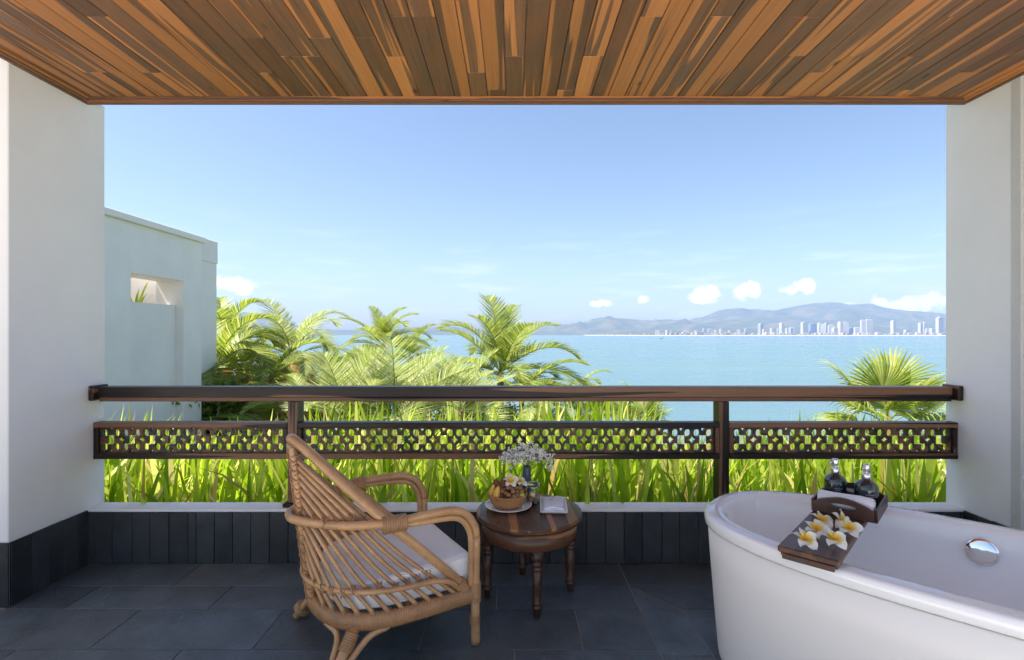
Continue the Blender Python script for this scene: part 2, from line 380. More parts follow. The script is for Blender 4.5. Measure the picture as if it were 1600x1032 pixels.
def make_hills():
    t = NT('hill_forest'); p = t.pos((.004, .004, .004)); n1 = t.noise(p, 1.2, 6, .6); n2 = t.noise(p, 9, 5, .6)
    c = t.ramp(n1, [(.35, (.025, .042, .03)), (.52, (.045, .06, .036)), (.64, (.11, .095, .066)), (.8, (.05, .065, .036))]); c = t.mix(t.math('MULTIPLY', n2, .4), c, (.03, .05, .028))
    M['hill_forest'] = t.done(t.bsdf(c, .95))
    A = [(-1400, 500), (-900, 480), (-500, 500), (-200, 486), (100, 498), (200, 508), (330, 505), (352, 490), (380, 486), (420, 499), (450, 509), (520, 519), (560, 516), (600, 516), (650, 513), (690, 511), (730, 513), (760, 518), (800, 516), (840, 513), (880, 507), (920, 500), (950, 496), (990, 499), (1020, 502), (1080, 500), (1110, 491), (1125, 485), (1150, 481), (1180, 483), (1200, 485), (1230, 479), (1255, 474), (1290, 471), (1320, 475), (1345, 474), (1380, 480), (1420, 488), (1470, 490), (1520, 487), (1600, 483), (1720, 492), (1900, 478), (2200, 496), (2600, 484)]
    def ridge(name, prof, Y0, depth, amp, step, label, front):
        b = MB(); xs = np.arange(-8600, 8601, step); ny = 26; v = []
        for j in range(ny):
            s_ = j / (ny - 1); y = Y0 - front + (front + depth) * s_; q = (y - Y0)
            k = max(0, 1 + q / front) if q < 0 else max(0, 1 - q / depth)
            for x in xs:
                zr = prof(x * Y0 / max(Y0, 1)) - SEA
                rid = mnoise.fractal(Vector((x * .0022, y * .0022, 3.1)), .9, 2.1, 5)
                kk = k ** 1.15
                z = SEA - 4 + (zr + 4) * kk + amp * rid * (k * (1 - k) * 4) * min(1, zr / 120)
                z += 10 * mnoise.noise(Vector((x * .006, y * .006, 9))) * min(1., zr / 100) * k
                v.append((x, y, z))
        n = len(xs); f = [(j * n + i, j * n + i + 1, (j + 1) * n + i + 1, (j + 1) * n + i) for j in range(ny - 1) for i in range(n - 1)]
        b.add(v, f, True); tag(b.build(name, M['hill_forest']), label, None, None, 'structure')
    ridge('hills', profile(A, 7200), 7200, 1400, 140, 45, 'blue mountain ridge across the bay', 2300)
    Bp = [(-1200, 515), (-300, 512), (300, 519), (560, 521), (840, 520), (900, 516), (950, 511), (990, 513), (1060, 508), (1110, 503), (1150, 500), (1190, 506), (1240, 503), (1290, 498), (1330, 503), (1380, 507), (1440, 505), (1500, 500), (1700, 506), (2500, 505)]
    ridge('foothills', profile(Bp, 5600), 5600, 900, 50, 45, 'lower wooded foothills behind the city', 1100)
    # far shore: flat coastal strip with a beach in front
    sh = [(880, 5000), (940, 4350), (1000, 4020), (1100, 3960), (1250, 3940), (1400, 3900), (1600, 3820), (2400, 3700)]
    xs = [(p[0] - 800) / FPX * p[1] for p in sh]; ys = [p[1] for p in sh]
    b = MB(); X = np.arange(xs[0], 8200, 50); v = []
    for x in X:
        y = float(np.interp(x, xs, ys)) + 14 * mnoise.noise(Vector((x * .004, 0, 0)))
        v += [(x, y, SEA - .6), (x, y + 35, SEA + 2.2), (x, y + 60, SEA + 3.0)]
    n = len(X); f = [(3 * i + k, 3 * i + 3 + k, 3 * i + 4 + k, 3 * i + 1 + k) for i in range(n - 1) for k in range(2)]
    b.add(v, f); plain('beach_sand', (.62, .50, .36), .9); tag(b.build('beach', M['beach_sand']), 'thin pale beach along the far shore', None, None, 'structure')
    b = MB(); v = []
    for x in X:
        y = float(np.interp(x, xs, ys)) + 14 * mnoise.noise(Vector((x * .004, 0, 0)))
        v += [(x, y + 58, SEA + 2.6), (x, y + 70, SEA + 4.2), (x, min(y + 1500, 6000), SEA + 9)]
    b.add(v, f); tag(b.build('far_shore', M['hill_forest']), 'flat wooded coast under the far city', None, None, 'structure')
    return lambda x: float(np.interp(x, xs, ys))
shore_y = make_hills()

# ------------------------------------------------------------------ far city
def tower_mat(name, c, band):
    t = NT(name); p = t.coord('Object'); s_ = t.n('ShaderNodeSeparateXYZ'); t.l(p, s_.inputs[0])
    fl = t.math('FRACT', t.math('DIVIDE', s_.outputs[2], 4.0)); k = t.math('GREATER_THAN', fl, .58)
    wv = t.math('FRACT', t.math('DIVIDE', t.math('ADD', s_.outputs[0], s_.outputs[1]), 7.0)); k = t.math('MULTIPLY', k, t.math('GREATER_THAN', wv, .3))
    M[name] = t.done(t.bsdf(t.mix(k, c, band), .6))
tower_mat('tower_white', (.50, .47, .44), (.22, .24, .27)); tower_mat('tower_cream', (.52, .46, .38), (.26, .26, .26))
tower_mat('tower_grey', (.34, .36, .40), (.18, .22, .27)); tower_mat('tower_glass', (.20, .30, .44), (.12, .2, .33)); plain('roof_grey', (.55, .54, .52), .8)
def ordinal(n):
    w = ['first', 'second', 'third', 'fourth', 'fifth', 'sixth', 'seventh', 'eighth', 'ninth', 'tenth', 'eleventh', 'twelfth', 'thirteenth', 'fourteenth', 'fifteenth', 'sixteenth', 'seventeenth', 'eighteenth', 'nineteenth', 'twentieth']
    return w[n - 1] if n <= 20 else 'twenty-' + w[n - 21]
def make_city():
    a = [(165, 184, 376, 'w'), (187, 201, 378, 'w'), (270, 300, 375, 'w'), (318, 340, 381, 'g'), (450, 505, 380, 'c'), (572, 592, 380, 'w'), (655, 680, 355, 'g'), (708, 745, 360, 'g'), (780, 800, 376, 'w'), (832, 852, 360, 'w'), (925, 941, 380, 'w'), (1010, 1042, 370, 'w'), (1090, 1115, 355, 'g'), (1236, 1276, 305, 'g'), (1278, 1296, 365, 'c'), (1360, 1382, 355, 'c'), (1430, 1450, 350, 'g'), (1458, 1489, 298, 'w'), (1520, 1540, 355, 'w'), (1556, 1585, 350, 'g')]
    T = [(1000 + x0 / 6.667, 1000 + x1 / 6.667, 460 + y / 6.667, k) for x0, x1, y, k in a]
    b_ = [(20, 72, 330, 'g'), (140, 195, 276, 'w'), (218, 285, 290, 'b'), (308, 335, 285, 'w'), (342, 370, 298, 'w'), (372, 405, 288, 'g'), (410, 468, 305, 'w'), (452, 512, 336, 'c'), (510, 545, 275, 'w'), (548, 605, 276, 'w'), (615, 662, 335, 'b'), (670, 732, 330, 'w'), (735, 780, 255, 'w'), (785, 850, 252, 'w'), (1040, 1080, 262, 'w'), (1315, 1350, 285, 'w'), (1352, 1385, 281, 'w'), (1387, 1405, 345, 'w'), (1486, 1560, 228, 'w'), (1165, 1245, 355, 'c'), (1420, 1480, 342, 'w')]
    T += [(1230 + x0 / 6.4, 1230 + x1 / 6.4, 460 + y / 6.4, k) for x0, x1, y, k in b_]
    T.sort()
    kinds = {'w': ('tower_white', 'white'), 'c': ('tower_cream', 'cream'), 'g': ('tower_grey', 'grey'), 'b': ('tower_glass', 'blue glass')}
    cnt = {}
    for i, (x0, x1, y, k) in enumerate(T):
        mt, nm = kinds[k]; cnt[k] = cnt.get(k, 0) + 1
        Y = shore_y((x0 - 800) / FPX * 4000) + 130 + rng.random() * 120
        w = (x1 - x0) / FPX * Y; xc = ((x0 + x1) / 2 - 800) / FPX * Y; top = H + (HZ - y) / FPX * Y; h = top - (SEA + 3)
        root = empty('tower_block', (xc, Y, SEA + 3), 0, f'{ordinal(cnt[k])} {nm} tower block from the left in the far waterfront city', 'building', 'tower blocks of the far city')
        d = rng.uniform(20, 30); ww = w / 2 * .92
        b = MB(); b.box((-ww, -d / 2, 0), (ww, d / 2, h * .96)); 
        wl = b.build('wall', M[mt], root)
        b = MB(); q = rng.uniform(.3, .75); b.box((-ww * q, -d * .3, h * .96), (ww * q, d * .3, h)); b.build('roof', M['roof_grey'], root)
        b = MB(); b.box((-ww * 1.25, -d * .62, 0), (ww * 1.25, d * .6, min(12, h * .2))); b.build('podium', M[mt], root)
        root.rotation_euler.z = R(rng.choice([-1, 1]) * rng.uniform(3, 25)) if w > 22 else 0
    meshes = []
    for k in range(8):
        b = MB(); w, d, h = rng.uniform(14, 34), rng.uniform(12, 20), rng.uniform(7, 24)
        b.box((-w / 2, -d / 2, 0), (w / 2, d / 2, h)); b.box((-w * .2, -d * .2, h), (w * .15, d * .2, h + 3.5))
        meshes.append(b.mesh('low_building', M[['tower_white', 'tower_white', 'tower_cream', 'tower_white', 'tower_grey', 'tower_cream', 'tower_white', 'tower_grey'][k]]))
    for i in range(150):
        px = 940 + (i + rng.random()) * (1475 - 940) / 150
        if px < 1030 and rng.random() < .5: continue
        x = (px - 800) / FPX * 4050; Y = shore_y(x) + rng.uniform(75, 230); x = (px - 800) / FPX * Y
        o = obj('low_building', rng.choice(meshes), None, (x, Y, SEA + 3)); s_ = rng.uniform(.6, 1.25) * (.6 if px < 1030 else 1); o.scale = (s_, s_, s_); o.rotation_euler.z = R(rng.uniform(-20, 20))
        tag(o, 'low pale building at the foot of the far waterfront city', 'building', 'low buildings along the far shore')
    # two specks of boats out on the bay
    plain('boat_hull', (.16, .10, .09), .5); plain('boat_white', (.85, .84, .8), .4)
    for (px, py, s_, m, lb) in ((1033, 529.5, 3.2, 'boat_hull', 'dark fishing boat alone on the open bay'), (1098, 525.6, 5.0, 'boat_white', 'white boat near the far beach')):
        Y = (H - SEA) * FPX / (py - HZ); root = empty('boat', ((px - 800) / FPX * Y, Y, SEA), R(8), lb, 'boat')
        b = MB(); L = 4.2 * s_; prof = []
        for i in range(9):
            t = i / 8; x = -L / 2 + L * t; w = .17 * L * math.sin(math.pi * min(.93, t * .8 + .2)) ** .7; zt = .12 * L * (1 + .5 * (t - .4) ** 2 * 4); prof.append((x, w, zt))
        v = []
        for x, w, zt in prof: v += [(x, -w, zt), (x, -w * .6, -.02 * L), (x, w * .6, -.02 * L), (x, w, zt)]
        f = [(4 * i + k, 4 * i + 4 + k, 4 * i + 5 + k, 4 * i + 1 + k) for i in range(8) for k in range(3)] + [(4 * i + 3, 4 * i + 7, 4 * i + 4, 4 * i) for i in range(8)] + [(0, 1, 2, 3), (35, 34, 33, 32)]
        b.add(v, f); b.build('hull', M[m], root); b = MB(); b.box((-L * .3, -L * .08, L * .1), (L * .05, L * .08, L * .24)); b.build('cabin', M['boat_white'], root)
make_city()

# haze: the air over the bay
def make_haze():
    m = bpy.data.materials.new('haze_air'); m.use_nodes = True; nt = m.node_tree; nt.nodes.clear()
    o = nt.nodes.new('ShaderNodeOutputMaterial'); v = nt.nodes.new('ShaderNodeVolumePrincipled'); v.inputs['Color'].default_value = (.42, .55, .86, 1); v.inputs['Density'].default_value = HAZE; v.inputs['Anisotropy'].default_value = 0.0
    nt.links.new(v.outputs[0], o.inputs['Volume'])
    b = MB(); b.box((-9300, -400, -26), (9300, 9300, 640)); tag(b.build('haze', m), 'pale sea haze', None, None, 'stuff')
HAZE = 9e-5
make_haze()

# ------------------------------------------------------------------ the balcony
XL, XR, YIN, YOUT = -2.357, 2.51, 2.848, 2.965     # side walls, inner face of the parapet, outer end of the walls
CZ = 2.570                                         # ceiling boards
SILL = .303
BACK = 0.45                                        # rear edge, cut short and left open so bounced sunlight enters
def make_floor():
    b = MB(); b.box((-4.1, BACK, -.3), (3.4, YOUT - .01, -.0035)); fl = b.build('floor', M['grout']); tag(fl, 'dark slate tiled balcony floor', None, None, 'structure')
    g = .0022
    def tile(poly):
        P = [Vector(p) for p in poly]; n = len(P)
        if sum(P[i].x * P[(i + 1) % n].y - P[(i + 1) % n].x * P[i].y for i in range(n)) < 0: P.reverse()
        c = sum(P, Vector((0, 0))) / n; q = [p - c for p in inset(P, g)]
        mb = MB(); mb.prism(q, -.012, rng.uniform(-.0006, .0006), .0012); mb.build('tile', M['floor_slate'], fl, (c.x, c.y, 0))
    def rect(x0, x1, y0, y1): tile([(x0, y0), (x1, y0), (x1, y1), (x0, y1)])
    rows = [2.848, 2.590, 2.373, 2.07, 1.765, 1.46, 1.155, .85, BACK]
    first = {0: [-1.719, -1.05, -.39, .288], 1: [-2.08, -1.41, -.74, -.074], 2: [-1.716, -1.05, -.38, .29], 3: [-2.0, -1.33, -.66, .01]}
    for i in range(len(rows) - 1):
        y1, y0 = rows[i], rows[i + 1]
        J = list(first[i] if i in first else [(-1.72, -1.05, -.38, .29), (-2.05, -1.38, -.71, -.05)][i % 2])
        lft = XL if y0 > 2.36 else -4.1
        while J[0] - .67 > lft + .08: J.insert(0, J[0] - .67)
        X = [lft] + J + [.592]
        for x0, x1 in zip(X, X[1:]): rect(x0, x1, y0, y1)
    # border of slabs round the bath
    tile([(.592, 2.848), (1.5, 2.848), (1.5, 2.606), (.592, 2.606)]); tile([(1.5, 2.848), (XR, 2.848), (XR, 2.606), (1.5, 2.606)])
    tile([(.592, 2.606), (1.42, 2.606), (1.42, 2.373), (.80, 2.373)]); tile([(1.42, 2.606), (XR, 2.606), (XR, 2.373), (1.42, 2.373)])
    ys = [2.373, 2.03, 1.43, .83, BACK]
    tile([(.592, 2.606), (.80, 2.373), (.80, 2.03), (.592, 2.03)])
    for y1, y0 in zip(ys[1:], ys[2:]): rect(.592, .80, y0, y1)
    for y1, y0 in zip(ys, ys[1:]):
        for x0, x1 in ((.80, 1.4), (1.4, 2.0), (2.0, XR)): rect(x0, x1, y0, y1)
make_floor()

def make_ceiling():
    b = MB(); b.box((-4.1, BACK, CZ + .02), (3.4, 2.86, CZ + .30)); c = b.build('ceiling', M['plaster']); tag(c, 'ceiling of two-tone timber boards', None, None, 'structure')
    b = MB(); b.box((-4.3, 2.8605, 2.70), (3.6, 3.02, CZ + .30)); b.build('sun_shield', M['plaster'], c)  # unseen slab added to keep sun off the right wall's outer edge
    x = XL - .05; r = random.Random(3)
    while x < XR + .05:
        w = r.uniform(.088, .102); x1 = min(x + w, XR + .05)
        if XR + .05 - x1 < .04: x1 = XR + .05
        y = 2.84; first = True
        while y > BACK:
            L = r.choice([.12, .3, .45, .6, .75, .9, 1.2]) if first else r.uniform(.7, 1.9)
            first = False; y0 = max(BACK, y - L)
            if y0 - BACK < .3: y0 = BACK
            g = .0016; hw = (x1 - x) / 2 - g; hl = (y - y0) / 2 - .0009; ch = .003; zb = CZ + r.uniform(-.0012, .0012)
            mb = MB(); v = [(-hw, -hl, CZ + .019 - zb), (hw, -hl, CZ + .019 - zb), (hw, hl, CZ + .019 - zb), (-hw, hl, CZ + .019 - zb),
                 (-hw, -hl, ch), (hw, -hl, ch), (hw, hl, ch), (-hw, hl, ch), (-hw + ch, -hl + ch * .4, 0), (hw - ch, -hl + ch * .4, 0), (hw - ch, hl - ch * .4, 0), (-hw + ch, hl - ch * .4, 0)]
            f = [(3, 2, 1, 0)[::-1], (8, 11, 10, 9)]
            for a_ in (0, 4):
                for k in range(4): f.append((a_ + k, a_ + 4 + k, a_ + 4 + (k + 1) % 4, a_ + (k + 1) % 4))
            mb.add(v, f); mb.build('plank', M['ceiling_wood'], c, ((x + x1) / 2, (y + y0) / 2, zb)); y = y0
        x = x1
    # stepped cornice: three battens round the edge
    for (off, drop, wd) in ((0, .0255, .018), (.018, .019, .020), (.038, .011, .012)):
        z0 = CZ - drop
        for nm, a_, b_ in (('cornice', (XL + .0008, 2.842 - off - wd, z0), (XR - .0008, 2.842 - off, CZ + .003)),):
            mb = MB(); mx = (a_[0] + b_[0]) / 2; my = (a_[1] + b_[1]) / 2
            L = b_[0] - a_[0]; mb.box((-(b_[1] - a_[1]) / 2, -L / 2, a_[2] - CZ), ((b_[1] - a_[1]) / 2, L / 2, b_[2] - CZ), .002); o = mb.build(nm, M['ceiling_wood'], c, (mx, my, CZ)); o.rotation_euler.z = R(90)
        for sx, xw in ((1, XL), (-1, XR)):
            mb = MB(); y1 = 2.842 - off - wd - .0006 if off == 0 else 2.842 - off - wd - .0006; Ly = y1 - BACK
            mb.box((-wd / 2, -Ly / 2, -drop), (wd / 2, Ly / 2, .003), .002); mb.build('cornice', M['ceiling_wood'], c, (xw + sx * (off + wd / 2 + .0008), (y1 + BACK) / 2, CZ))
make_ceiling()

def skirting(parent, p0, p1, height, joints, normal, thick=.012):
    # upright slate tiles along the foot of a wall from p0 to p1 (joints in metres from p0)
    p0 = Vector(p0); p1 = Vector(p1); d = (p1 - p0).normalized(); L = (p1 - p0).length; n = Vector(normal)
    J = [0] + [j for j in joints if .01 < j < L - .01] + [L]
    for a, b_ in zip(J, J[1:]):
        w = b_ - a - .003; hh = height + rng.uniform(-.003, .003)
        mb = MB(); mb.box((-w / 2, 0, .002), (w / 2, thick + rng.uniform(-.001, .001), hh), .0015)
        c = p0 + d * ((a + b_) / 2); o = mb.build('tile', M['wall_slate'], parent)
        o.matrix_local = Matrix.Translation((c.x, c.y, 0)) @ Matrix((( d.x, n.x, 0, 0), (d.y, n.y, 0, 0), (0, 0, 1, 0), (0, 0, 0, 1)))
def cum(start, ws, n, jitter=0):
    out = []; x = start
    for i in range(n): out.append(x); x += ws + rng.uniform(-jitter, jitter)
    return out
def make_walls():
    # left pier
    root = empty('wall', (0, 0, 0), 0, 'white plastered wall with slate skirting at the left end of the balcony', 'wall')
    b = MB(); b.box((-4.1, 2.395, -.3), (XL, YOUT, CZ + .018), .004); b.build('plaster', M['plaster'], root)
    b = MB(); b.box((XL, 2.402, 0), (XL + .0035, 2.8475, SILL - .008)); b.build('grout', M['pale_grout'], root)
    skirting(root, (XL + .0037, 2.397), (XL + .0037, 2.832), SILL - .004, [.108, .19, .285, .372], (1, 0), .010)
    b = MB(); b.box((-4.0, 2.3915, 0), (XL - .002, 2.395, SILL - .006)); b.build('grout', M['pale_grout'], root)
    skirting(root, (-4.0, 2.391), (XL + .012, 2.391), SILL - .004, cum(.05, .103, 16), (0, -1), .010)
    b = MB(); b.box((-4.3, BACK, -.3), (-4.101, YOUT, CZ + .3)); b.build('sun_block_wall', M['plaster'], root)  # unseen wall added to stop sun entering from the left
    # right wall with its rough pilaster
    root = empty('wall', (0, 0, 0), 0, 'white plastered wall behind the bath at the right end of the balcony', 'wall')
    b = MB(); b.box((XR, 2.573, -.3), (3.4, YOUT, CZ + .018), .004); b.build('plaster', M['plaster'], root)
    b = MB(); b.box((XR - .006, 2.515, -.3), (2.75, 2.5725, CZ - .012), .006); b.build('pilaster', M['rough_plaster'], root)
    b = MB(); b.box((XR + .05, BACK, -.3), (3.4, 2.5145, CZ + .018)); b.build('plaster', M['plaster'], root)
    b = MB(); b.box((XR - .0035, 2.575, 0), (XR, 2.8475, SILL - .008)); b.build('grout', M['pale_grout'], root)
    skirting(root, (XR - .0037, 2.576), (XR - .0037, 2.832), SILL - .004, [.09, .175], (-1, 0), .010)
    # parapet with sill
    root = empty('parapet_wall', (0, 0, 0), 0, 'low parapet wall faced with dark slate tiles under a white sill', 'wall')
    b = MB(); b.box((XL + .0006, YIN, -.3), (XR - .0006, YOUT - .012, SILL - .016)); b.build('core', M['pale_grout'], root)
    b = MB(); b.box((XL + .001, YIN - .0125, SILL - .0155), (XR - .001, YOUT - .008, SILL), .003); b.build('sill', M['plaster'], root)
    J = [0.027 + (i * .1033) for i in range(48)]; J = J[:6] + [J[6] - .055] + [j + .045 for j in J[6:]]
    skirting(root, (XL + .014, YIN - .0005), (XR - .014, YIN - .0005), SILL - .018, sorted(set(round(j + rng.uniform(-.004, .004), 4) for j in J)), (0, -1), .011)
make_walls()

# ------------------------------------------------------------------ railing
def lattice_mesh(name, x0, x1, z0, z1, y0, y1, pitch, phase):
    hgt = z1 - z0; n = 30
    def solid(u, w):               # u across one motif (-.5..+.5), w height (-.5..+.5); positive inside the wood
        u = (u + .5) % 1 - .5; au, aw = abs(u), abs(w)
        d = []
        d.append((max(au, aw) * .4 + math.hypot(au, aw) * .6) - .192 + .016 * math.cos(4 * math.atan2(aw, au + 1e-9)))
        dx, dy = au - .288, aw - .278; r = math.hypot(dx, dy)
        d.append(r - .148 if dx + dy < .03 else (r * .6 + max(abs(dx), abs(dy)) * .4) - .141)
        su = abs(au - .5); d.append((su ** .72 + aw ** .72) ** (1 / .72) - .188)
        tw = .468 - aw; d.append(max(au + tw * .62 - .100, -tw))
        m = min(d); return min(m, .475 - aw) if aw > .475 else m
    nx = max(6, round((x1 - x0) / pitch * n)); nz = n
    g = [[0] * (nz + 1) for _ in range(nx + 1)]
    for i in range(nx + 1):
        for j in range(nz + 1):
            x = x0 + (x1 - x0) * i / nx; w = -.5 + j / nz; e = min(x - x0, x1 - x) / pitch
            s_ = solid((x - phase) / pitch, w)
            g[i][j] = 1 if (e < .045 or j == 0 or j == nz) else s_
    V = []; idx = {}; F = []; S = []
    def vert(key, x, z):
        if key not in idx: idx[key] = len(V); V.append((x, z))
        return idx[key]
    X = lambda i: x0 + (x1 - x0) * i / nx
    Z = lambda j: z0 + hgt * j / nz
    for i in range(nx):
        for j in range(nz):
            cs = [(i, j), (i + 1, j), (i + 1, j + 1), (i, j + 1)]; val = [g[a][b] for a, b in cs]
            if max(val) <= 0: continue
            poly = []; cr = []
            for k in range(4):
                (a, b), (c, d) = cs[k], cs[(k + 1) % 4]; va, vb = val[k], val[(k + 1) % 4]
                if va > 0: poly.append(vert((a, b), X(a), Z(b)))
                if (va > 0) != (vb > 0):
                    t = va / (va - vb); key = tuple(sorted(((a, b), (c, d)))); q = vert(key, X(a) + (X(c) - X(a)) * t, Z(b) + (Z(d) - Z(b)) * t); poly.append(q); cr.append((q, va > 0))
            if len(poly) >= 3: F.append(tuple(poly))
            if len(cr) == 2:
                p, q = (cr[0][0], cr[1][0]) if cr[0][1] else (cr[1][0], cr[0][0]); S.append((p, q))
    n0 = len(V); b = MB()
    vs_ = [(x, y0, z) for x, z in V] + [(x, y1, z) for x, z in V]
    fs = F + [tuple(i + n0 for i in reversed(f)) for f in F] + [(q, p, p + n0, q + n0) for p, q in S]
    b.add(vs_, fs); return b
def beam_x(name, x0, x1, y0, y1, z0, z1, parent, mat='rail_wood', ch=.003):
    # a timber running along X, modelled along local Y so that the grain follows it
    b = MB(); L = x1 - x0; b.box((-(y1 - y0) / 2, -L / 2, -(z1 - z0) / 2), ((y1 - y0) / 2, L / 2, (z1 - z0) / 2), ch)
    o = b.build(name, M[mat], parent, ((x0 + x1) / 2, (y0 + y1) / 2, (z0 + z1) / 2)); o.rotation_euler.z = R(-90); return o
def beam_z(name, x0, x1, y0, y1, z0, z1, parent, mat='rail_wood', ch=.003):
    b = MB(); L = z1 - z0; b.box((-(x1 - x0) / 2, -L / 2, -(y1 - y0) / 2), ((x1 - x0) / 2, L / 2, (y1 - y0) / 2), ch)
    o = b.build(name, M[mat], parent, ((x0 + x1) / 2, (y0 + y1) / 2, (z0 + z1) / 2)); o.rotation_euler.x = R(90); return o
def make_railing():
    root = empty('railing', (0, YIN + .08, SILL), 0, 'dark timber balcony railing with a pierced fretwork band', 'railing'); W = root
    inv = Matrix.Translation((0, YIN + .08, SILL)).inverted()
    before = set(bpy.data.objects)
    F0, F1 = 2.880, 2.950
    beam_x('handrail', XL + .030, XR - .030, F0, F1 + .02, .918, .975, W)
    beam_x('under_rail', XL + .030, XR - .030, F0 + .006, F1 + .012, .893, .9175, W)
    for x0, x1 in ((XL + .0005, XL + .029), (XR - .029, XR - .0005)):
        b = MB(); b.box((x0, 2.842, .902), (x1, 2.958, .985), .005); b.build('wall_bracket', M['rail_wood'], W)
    for x0 in (-1.262, 1.168):
        beam_z('post', x0, x0 + .054, F0 - .002, F0 + .095, SILL + .022, .8925, W)
        b = MB(); b.box((x0 - .022, F0 - .022, SILL + .0005), (x0 + .076, YOUT - .012, SILL + .022), .005); b.build('post_foot', M['rail_wood'], W)
    z0, z1 = .570, .776
    for k, (x0, x1) in enumerate(((XL + .002, -1.2635), (-1.2065, 1.1665), (1.2235, XR - .002))):
        pn = bpy.data.objects.new('fretwork_panel', None); link(pn, W); pn.location = (0, 0, 0)
        y0, y1 = F0 - .004, F0 + .060
        beam_x('top_rail', x0, x1, y0, y1, z1 - .030, z1, pn); beam_x('bottom_rail', x0, x1, y0, y1, z0, z0 + .032, pn)
        for a, c in ((x0, x0 + .024), (x1 - .024, x1)): beam_z('stile', a, c, y0 + .001, y1 - .001, z0 + .0325, z1 - .0305, pn)
        pitch = .1196; nn = round((x1 - x0 - .048) / pitch); pitch = (x1 - x0 - .048) / nn
        b = lattice_mesh('l', x0 + .0245, x1 - .0245, z0 + .0325, z1 - .0305, y0 + .022, y0 + .041, pitch, x0 + .024 + pitch / 2)
        b.build('fretwork', M['fret_wood'], pn)
    for o in set(bpy.data.objects) - before:
        if o.parent == W: o.location = Vector(o.location) - Vector((0, YIN + .08, SILL))
wood('fret_wood', (.045, .031, .025), (.19, .085, .042), .60, .4, (1, 1, 1), 3., spec=.4, knots=False)
make_railing()

# ------------------------------------------------------------------ rattan armchair
def rattan_mat(name, c, wrap=False):
    t = NT(name); p = t.coord('Object'); n1 = t.noise(p, 7, 3, .6); n2 = t.noise(p, 160, 3, .6); n3 = t.noise(p, 38, 4, .6)
    col_ = t.mix(t.ramp(n1, [(.3, (0, 0, 0)), (.7, (1, 1, 1))]), tuple(x * .72 for x in c), tuple(min(1, x * 1.18) for x in c))
    col_ = t.mix(t.math('MULTIPLY', t.ramp(n3, [(.55, (0, 0, 0)), (.72, (1, 1, 1))]), .45), col_, tuple(x * .5 for x in c))
    M[name] = t.done(t.bsdf(col_, .30 if not wrap else .45, t.bump(n2, .12, .002), Specular_IOR_Level=.6))
rattan_mat('rattan', (.53, .295, .135)); rattan_mat('rattan_wrap', (.40, .21, .092), True)
def cushion_mat():
    t = NT('cushion_cloth'); p = t.coord('Object'); n = t.noise(p, 420, 2); n2 = t.noise(p, 6, 3)
    M['cushion_cloth'] = t.done(t.bsdf((.84, .82, .80), .9, t.bump(t.math('ADD', n, t.math('MULTIPLY', n2, 4)), .18, .004), Sheen_Weight=.2))
cushion_mat()
def wrapped(b, path, r, ry=None, ref=None, pitch=.0085, n=10):
    P = resample(path, pitch / 4)
    k = lambda t: r * (1 + .13 * abs(math.sin(math.pi * t * (len(P) - 1) / 4)))
    b.tube(P, k, n, ry=(None if ry is None else (lambda t: ry * k(t) / r)), ref=ref)
def ring(b, c, axis, r1, r2, thick=.0022, tilt=0, ta=None):
    ax = Vector(axis).normalized(); u = ax.orthogonal().normalized() if ta is None else (Vector(ta) - ax * Vector(ta).dot(ax)).normalized(); w = ax.cross(u)
    ax2 = ax * math.tan(tilt)
    b.tube([Vector(c) + u * (r1 * math.cos(a)) + w * (r2 * math.sin(a)) + ax2 * (r1 * math.cos(a)) for a in (2 * math.pi * i / 12 for i in range(12))], thick, 5, closed=True)
